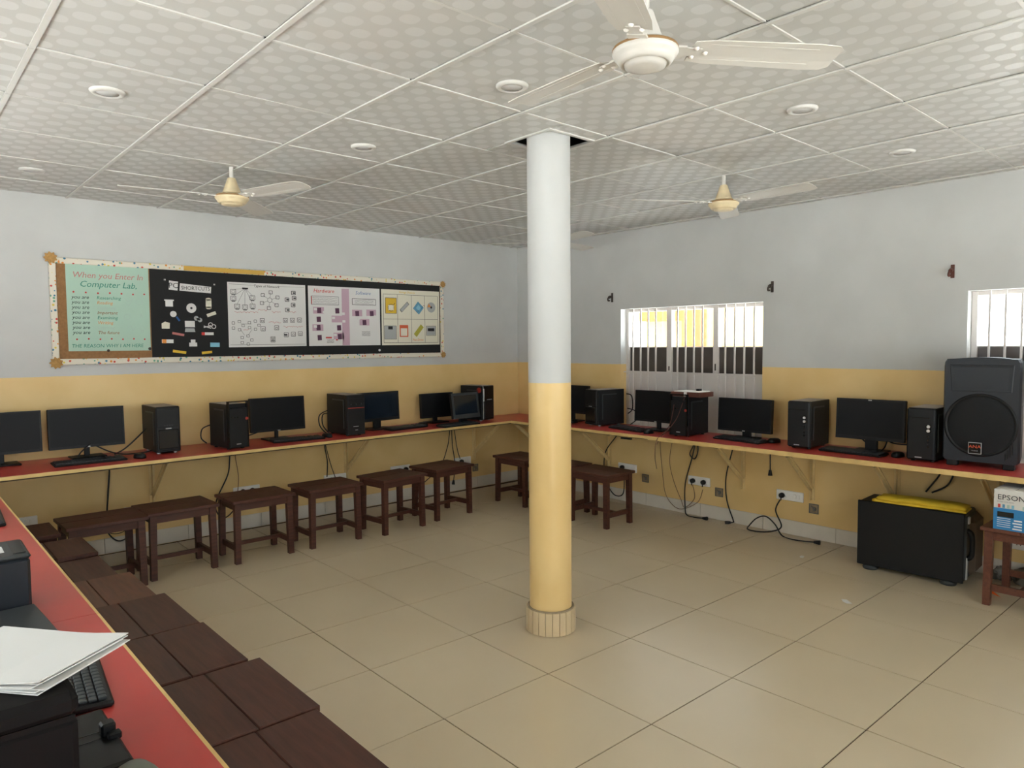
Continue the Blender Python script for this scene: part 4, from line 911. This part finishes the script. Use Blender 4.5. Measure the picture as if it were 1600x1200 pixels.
mk = lambda f, nm, m: (lambda d: (f(d), d.done(nm, m, p5)))(Draw(-.0010))
mk(lambda d: d.bar(3.755, 1.93, .12, .145), 'hard_disk_picture', 'yel'); mk(lambda d: d.bar(3.755, 1.91, .06, .05, 0, .0008), 'disk_platter', 'creamp')
mk(lambda d: d.bar(3.91, 1.92, .11, .03, .75, .0012), 'memory_card_picture', 'greyp')
mk(lambda d: d.fill([(4.01, 1.91), (4.07, 1.98), (4.14, 1.92), (4.08, 1.85)]), 'processor_picture', 'sblue'); mk(lambda d: d.fill([(4.045, 1.915), (4.075, 1.95), (4.105, 1.915), (4.078, 1.885)], .0006), 'processor_core', 'lblue')
mk(lambda d: d.disc(4.23, 1.925, .052), 'disc_picture', 'greyp'); mk(lambda d: d.fill([(4.185, 1.925), (4.225, 1.93), (4.20, 1.965)], .0006), 'disc_shine', 'orink')
mk(lambda d: d.bar(3.745, 1.67, .13, .125), 'floppy_picture', 'greyp'); mk(lambda d: d.bar(3.745, 1.715, .05, .03, 0, .0008), 'floppy_shutter', 'ink')
mk(lambda d: d.bar(3.90, 1.685, .10, .115), 'card_picture', 'dred'); mk(lambda d: d.bar(3.90, 1.675, .075, .075, 0, .0006), 'card_label', 'creamp')
mk(lambda d: d.bar(4.075, 1.69, .13, .045, .85), 'pen_drive_picture', 'olive'); mk(lambda d: d.bar(4.225, 1.69, .105, .085), 'tape_picture', 'greyp')
text('poster_text', 'Pen Drive', .032, M['orink'], p5, (4.065, -.0018, 1.588), ROT, 'CENTER', .2)

# ------------------------------------------------------------------ ceiling fans
def fan(x, y, a0, label, m_body='cream', zb=2.452, dz=0.):
    f = thing('ceiling_fan', label, 'ceiling fan', (x, y, dz), 0, 'ceiling fans')
    MB().cyl((0, 0, 2.53), (0, 0, ZC + .02 - dz), .012, n=12).build('down_rod', M['fanwhite'], f)
    MB().lathe([(.0, 2.56), (.022, 2.558), (.026, 2.55), (.032, 2.53), (.052, 2.475), (.056, 2.468), (.05, 2.465), (0, 2.466)], 28).build('lower_canopy', M[m_body], f)
    MB().lathe([(0, 2.462), (.086, 2.458), (.096, 2.447), (.097, 2.436), (.093, 2.428), (.086, 2.424), (.084, 2.417), (.078, 2.409), (.070, 2.403), (.066, 2.406), (.062, 2.406), (.060, 2.398), (.04, 2.394), (.0, 2.392)], 36).build('motor_housing', M[m_body] if m_body == 'cream' else M['fanwhite'], f)
    MB().lathe([(.0945, 2.452), (.0975, 2.447), (.0965, 2.443)], 36).build('trim_ring', M['brass'], f)
    for k in range(3):
        a = a0 + k * 2 * PI / 3; R = Matrix.Rotation(a, 4, 'Z') @ Matrix.Translation((0, 0, zb)) @ Matrix.Rotation(-.16, 4, 'X')
        b = MB(); prof = [(.14, .050), (.20, .060), (.52, .068), (.585, .062), (.605, .045)]
        vs = []
        for (r_, hw) in prof:
            for v in (-1, -.35, .35, 1): vs += [(r_, v * hw, .003 * (1 - v * v)), (r_, v * hw, .003 * (1 - v * v) - .003)]
        g = lambda i, j, t_: i * 8 + j * 2 + t_
        fs = []
        for i in range(len(prof) - 1):
            for j in range(3): fs += [(g(i, j, 0), g(i + 1, j, 0), g(i + 1, j + 1, 0), g(i, j + 1, 0)), (g(i, j, 1), g(i, j + 1, 1), g(i + 1, j + 1, 1), g(i + 1, j, 1))]
            fs += [(g(i, 0, 0), g(i, 0, 1), g(i + 1, 0, 1), g(i + 1, 0, 0)), (g(i, 3, 0), g(i + 1, 3, 0), g(i + 1, 3, 1), g(i, 3, 1))]
        for i in (0, len(prof) - 1):
            for j in range(3): fs.append((g(i, j, 0), g(i, j + 1, 0), g(i, j + 1, 1), g(i, j, 1)))
        b.add(vs, fs, False, R); bl_ = b.build('blade', M['fanwhite'], f)
        b = MB(); b.box(.085, .17, -.02, .02, -.006, -.002, R); b.box(.085, .12, -.028, .028, -.008, -.002, R); b.build('blade_arm', M['fanwhite'], bl_)
        for px_, py_ in ((.15, .022), (.15, -.022), (.185, 0)): MB().lathe([(0, -.012), (.006, -.010), (.008, -.005)], 10, (px_, py_, 0), R).build('screw', M['white'], bl_)
        b = MB()
        for v in (-.7, .7): b.box(.18, .53, v * .055 - .0012, v * .055 + .0012, -.0022, -.0012, R)
        b.build('pressed_rib', M['fanwhite'], bl_)
    return f
fan(1.735, 1.335, math.radians(-34), 'nearest white ceiling fan hanging above the middle of the room', 'fanwhite', dz=-.035)
fan(1.648, 4.354, math.radians(-71), 'cream ceiling fan hanging in front of the notice board wall')
fan(4.121, 2.541, math.radians(-93), 'cream ceiling fan hanging near the window wall')
fan(4.56, 4.50, math.radians(132), 'ceiling fan mostly hidden behind the column top')
# recessed lamps
for i, (x, y, lab) in enumerate(((.78, 3.406, 'round recessed ceiling lamp at the upper left above the notice board'), (2.026, 3.452, 'round recessed ceiling lamp left of the column, beyond the nearest fan'), (2.029, 2.249, 'round recessed ceiling lamp beside the left blade tip of the nearest fan'),
                                (3.246, 1.595, 'round recessed ceiling lamp right of the nearest fan'), (4.411, 1.576, 'round recessed ceiling lamp at the right near the window wall'), (.76, 5.179, 'faint round recessed ceiling lamp close to the notice board wall, far left'))):
    L_ = thing('ceiling_lamp', lab, 'lamp', (x, y, ZC), 0, 'recessed ceiling lamps')
    MB().lathe([(.044, -.006), (.050, -.010), (.062, -.008), (.068, -.001), (.068, .004)], 32).build('rim', M['tbar'], L_)
    MB().lathe([(0, -.005), (.044, -.005), (.046, 0)], 32).build('diffuser', M['lampglass'], L_)

# ------------------------------------------------------------------ sockets, boxes, hooks on the walls
def socket(x, y, z, rz, label, plug=None, wdt=.225, hgt=.078):
    s = thing('socket_board', label, 'socket', (x, y, z), rz, 'white socket boards below the worktops')
    MB().cb(-wdt / 2, wdt / 2, -.016, 0, -hgt / 2, hgt / 2, .004).build('plate', M['white'], s)
    MB().lathe([(0, .003), (.026, .003), (.028, 0)], 20, M=Matrix.Translation((-.045, -.016, 0)) @ Matrix.Rotation(PI / 2, 4, 'X')).build('outlet', M['white'], s)
    b = MB()
    for dx, dz in ((0, .012), (-.01, -.006), (.01, -.006)): b.cyl((-.045 + dx, -.0195, dz), (-.045 + dx, -.0188, dz), .0035, n=8)
    b.build('pin_holes', M['gloss'], s)
    MB().cb(.035, .058, -.021, -.014, -.018, .018, .002).build('switch', M['white'], s)
    MB().cb(.065, .085, -.021, -.014, -.018, .018, .002).build('switch', M['white'], s)
    if plug is not None:
        for dx in plug:
            q = MB(); q.lathe([(0, .042), (.013, .040), (.021, .030), (.022, .010), (.018, 0)], 14, M=Matrix.Translation((dx, -.019, 0)) @ Matrix.Rotation(PI / 2, 4, 'X')); q.cyl((dx, -.045, -.005), (dx, -.05, -.04), .006, .004, 8)
            q.build('plug', M['black'], s)
    return s
for x, z, pl_, lab in ((.70, .325, None, 'white socket board low on the wall at the far left'), (1.475, .29, None, 'white socket board behind the second stool below the notice board'), (2.305, .325, (-.04, .04), 'white socket board behind the third stool with two black plugs'),
                       (3.13, .32, None, 'white socket board behind the fourth stool below the notice board'), (3.84, .315, (.05,), 'white socket board behind the fifth stool below the notice board'), (4.62, .31, (-.03,), 'white socket board beside the last bracket near the corner')):
    socket(x, YA - .001, z, 0, lab, pl_)
for y, z, pl_, lab in ((4.38, .335, (-.045,), 'white socket board right of the column stool with a black plug'), (3.57, .315, (-.05, .06), 'white socket board with two plugs below the barred window'), (2.725, .313, (-.055,), 'white socket board with a coiled black cord below the buttoned tower'), (1.14, .24, None, 'white socket board behind the right stool')):
    socket(XB - .001, y, z, Q, lab, pl_)
def jbox(loc, rz, label, round_=False):
    s = thing('junction_box', label, 'junction box', loc, rz, 'open metal junction boxes in the walls')
    b = MB()
    for a in ((-.038, .038, .032, .038), (-.038, .038, -.038, -.032), (-.038, -.032, -.032, .032), (.032, .038, -.032, .032)): b.box(a[0], a[1], -.006, 0, a[2], a[3])
    b.build('rim', M['steel'], s); MB().box(-.033, .033, -.002, .0, -.033, .033).build('recess', M['cement'], s)
    MB().tube(spline([(-.02, -.003, .02), (0, -.010, .005), (.015, -.008, -.01), (-.01, -.005, -.02)], 5), .003).build('loose_wire', M['steel'], s); MB().cyl((.005, -.002, 0), (.005, -.009, 0), .014, n=12).build('knockout', M['steel'], s)
for y, z, lab in ((4.166, .259, 'round grey junction box right of the column stool'), (3.371, .243, 'grey junction box right of the twin plug socket'), (2.531, .239, 'grey junction box below the bracket next to the coiled cord')): jbox((XB - .001, y, z), Q, lab)
jbox((4.80, YA - .001, .215), 0, 'dark junction box below the last bracket near the corner')
for y, z, lab, m in ((4.577, 1.996, 'small iron wall hook above the left of the barred window', 'iron'), (2.901, 1.994, 'small iron wall hook above the right of the barred window', 'iron'), (1.608, 2.013, 'rusty iron wall hook above the loudspeaker', 'brownbox')):
    h = thing('wall_hook', lab, 'hook', (XB - .001, y, z), Q, 'iron hooks on the window wall')
    MB().cb(-.012, .012, -.006, 0, -.045, .045, .002).build('back_plate', M[m], h); MB().tube(spline([(0, -.004, .01), (0, -.035, .008), (-.004, -.06, -.008), (-.008, -.055, -.03), (-.006, -.035, -.03)], 5), .008).build('hook_arm', M[m], h); MB().cyl((0, -.03, .008), (0, -.05, .0), .014, n=10).build('clamp', M[m], h)

# ------------------------------------------------------------------ cables
def cable(name, pts, label, r=.005, m='cable', plug=None, cat='cable', pm_='cable', n=7):
    c = thing(name, label, cat, (0, 0, 0)); P_ = spline(pts, n); MB().tube(P_, r, 6).build('cord', M[m], c)
    if plug:
        p = Vector(pts[-1]); d = (p - Vector(pts[-2])).normalized() if len(pts) > 1 else Vector((0, 0, -1))
        MB().cyl(p - d * .005, p + d * .04, .010, .018, 10).build('plug', M[pm_], c)
    return c
xw, yw = XB - .035, YA - .035; FZ = .006
def B(*l, x=xw): return [(x, a, max(z, FZ)) for a, z in l]
def A(*l, y=yw): return [(a, y, max(z, FZ)) for a, z in l]
zu = ZT - TH
cable('power_cord', B((4.40, .30), (4.41, .085), (4.51, .045), (4.60, .12), (4.65, .24), (4.64, .457), (4.50, .635), (4.44, zu)), 'black cord looping behind the stool right of the column', .0055)
cable('thin_cord', B((3.96, zu), (3.975, .63), (3.945, .335), (3.90, .13), (3.76, .036), (3.57, .126), (3.515, .25)), 'thin brown cord sagging from the worktop to the twin plug socket', .003, 'bcable')
cable('thin_cord', B((3.82, zu), (3.835, .67), (3.867, .464), (3.824, .29), (3.74, .12), (3.70, .06), (3.60, .16), (3.62, .28)), 'thin brown cord hanging from the boxed tower to the twin plug socket', .003, 'bcable')
cable('power_cord', [(xw, 3.59, zu), (xw, 3.565, .60), (xw, 3.60, .515), (xw, 3.65, .55), (xw, 3.62, .62), (xw, 3.60, .64), (xw - .01, 3.615, .54), (xw - .01, 3.69, .28), (xw - .01, 3.69, .06), (xw - .04, 3.65, FZ), (xw - .06, 3.55, FZ), (xw - .06, 3.47, .012)], 'black cord looped under the worktop and dropping to the floor', .0055, plug=True)
cable('power_cord', [(xw, 3.21, zu), (xw, 3.227, .633), (xw, 3.285, .394), (xw, 3.277, .20), (xw - .01, 3.21, .04), (xw - .02, 3.20, .02), (xw - .03, 3.225, .014)], 'black cord hanging left of the bracket down to the skirting', .0055, plug=True)
cable('power_cord', B((2.884, zu), (2.884, .633), (2.882, .50)), 'short black cord with plug dangling below the worktop', .0045, plug=True)
cable('power_cord', [(xw - .03, 2.78, .28), (xw - .04, 2.81, .19), (xw - .04, 2.76, .07), (xw - .06, 2.83, .02), (xw - .10, 2.93, FZ), (xw - .10, 3.02, .008), (xw - .06, 3.03, .03), (xw - .05, 2.97, .10), (xw - .05, 2.89, .13), (xw - .05, 2.81, .08), (xw - .08, 2.73, FZ), (xw - .12, 2.60, FZ), (xw - .10, 2.46, .014)], 'black cord coiling from the socket onto the floor below the buttoned tower', .0055, plug=True)
cable('power_cord', B((1.62, zu), (1.64, .64), (1.728, .50)), 'left of two black cords running behind the trolley speaker', .006); cable('power_cord', B((1.55, zu), (1.562, .64), (1.60, .56), (1.69, .50)), 'right of two black cords running behind the trolley speaker', .006)
cable('power_cord', A((1.274, zu), (1.27, .60), (1.258, .46), (1.245, .32), (1.244, .175), (1.31, .09), (1.38, .11), (1.42, .20)), 'black cord hanging behind the two touching stools', .0055)
cable('thin_cord', A((1.278, zu), (1.262, .55), (1.25, .40), (1.25, .20), (1.28, .15), (1.36, .16), (1.40, .26)), 'thin black cord hanging beside the thicker one behind the touching stools', .003)
cable('power_cord', A((2.165, zu), (2.16, .60), (2.14, .48), (2.05, .30), (2.04, .20), (2.10, .13), (2.18, .18), (2.22, .28)), 'black cord hanging behind the third stool', .0055); cable('thin_cord', A((2.205, zu), (2.21, .62), (2.23, .456), (2.22, .30), (2.24, .16), (2.20, .08)), 'thin brown cord hanging beside the black one behind the third stool', .003, 'bcable')
cable('power_cord', A((3.02, zu), (3.022, .62), (3.042, .49), (3.035, .35)), 'black cord hanging left of a pair behind the fourth stool', .005); cable('thin_cord', A((3.026, zu), (3.03, .64), (3.075, .46), (3.12, .33)), 'thin black cord spreading right behind the fourth stool', .0035)
cable('power_cord', A((4.444, zu), (4.43, .60), (4.40, .47), (4.30, .28), (4.05, .12)), 'left of three black cords behind the sixth stool', .0045); cable('power_cord', A((4.461, zu), (4.47, .5), (4.50, .30), (4.48, .12)), 'middle of three black cords behind the sixth stool', .005, plug=True); cable('power_cord', A((4.486, zu), (4.53, .46), (4.57, .34)), 'right of three black cords ending in the corner socket', .0045)
# cords on the worktop
z5 = ZT + .006
cable('monitor_cable', [(1.13, 5.80, .86), (1.06, 5.78, .80), (1.05, 5.77, z5), (1.12, 5.76, z5)], 'short black cable loop behind the second monitor stand', .005)
cable('monitor_cable', [(1.15, 5.81, .85), (1.25, 5.77, .79), (1.35, 5.74, z5), (1.50, 5.72, .775), (1.53, 5.80, .80)], 'black cable lying between the second monitor and the leftmost tower', .005)
cable('monitor_cable', [(1.28, 5.80, z5), (1.35, 5.80, .80), (1.45, 5.82, .88), (1.545, 5.86, .96)], 'black cable rising diagonally to the back of the leftmost tower', .006)
cable('monitor_cable', [(1.955, 5.76, .93), (1.90, 5.78, .90), (1.89, 5.78, .83), (1.925, 5.76, z5 + .02)], 'black cable bulging behind the framed tower', .005)
cable('monitor_cable', [(2.13, 5.72, z5 + .05), (2.25, 5.74, .82), (2.36, 5.74, .85)], 'black cable between the framed tower and its monitor', .005)
for i, lab in enumerate(('outer black cable loop left of the red-striped tower', 'inner black cable loop left of the red-striped tower')): cable('monitor_cable', [(3.03, 5.86, .97 - .03 * i), (2.93 + .03 * i, 5.84, .93), (2.92 + .03 * i, 5.82, .84), (2.97 + .03 * i, 5.80, z5)], lab, .005)
cable('monitor_cable', [(5.40, 4.37, 1.06), (5.405, 4.31, 1.04), (5.405, 4.30, .92), (5.40, 4.35, .87)], 'black cable arching behind the tower right of the column', .006); cable('monitor_cable', [(5.40, 4.36, .92), (5.405, 4.27, .90), (5.405, 4.24, .83), (5.40, 4.32, z5)], 'lower black cable loop behind the tower right of the column', .005)
cable('thin_cord', [(5.04, 3.45, ZT + .36), (4.985, 3.46, 1.00), (4.97, 3.50, .90), (4.90, 3.56, .79), (4.848, 3.60, .74), (4.85, 3.62, .60), (5.05, 3.75, .45)], 'thin reddish cord trailing down from the brown box over the worktop edge', .003, 'brownbox')
cable('thin_cord', [(4.99, 3.53, 1.03), (4.975, 3.535, .95), (4.965, 3.56, .85), (4.90, 3.585, .775), (4.848, 3.60, .70)], 'thin reddish cord hanging over the front of the boxed tower', .003, 'brownbox')
cable('monitor_cable', [(5.34, 1.98, .86), (5.33, 1.93, .83), (5.33, 1.86, .825), (5.33, 1.76, .83)], 'black cable under the rightmost monitor leading to the tower', .005); cable('monitor_cable', [(5.35, 2.16, .85), (5.34, 2.13, .83), (5.32, 2.08, .80)], 'short black cable left of the rightmost monitor stand', .005); cable('monitor_cable', [(5.33, 1.96, .85), (5.30, 1.965, .80), (5.26, 1.98, z5)], 'black cable dropping right of the rightmost monitor stand', .005)
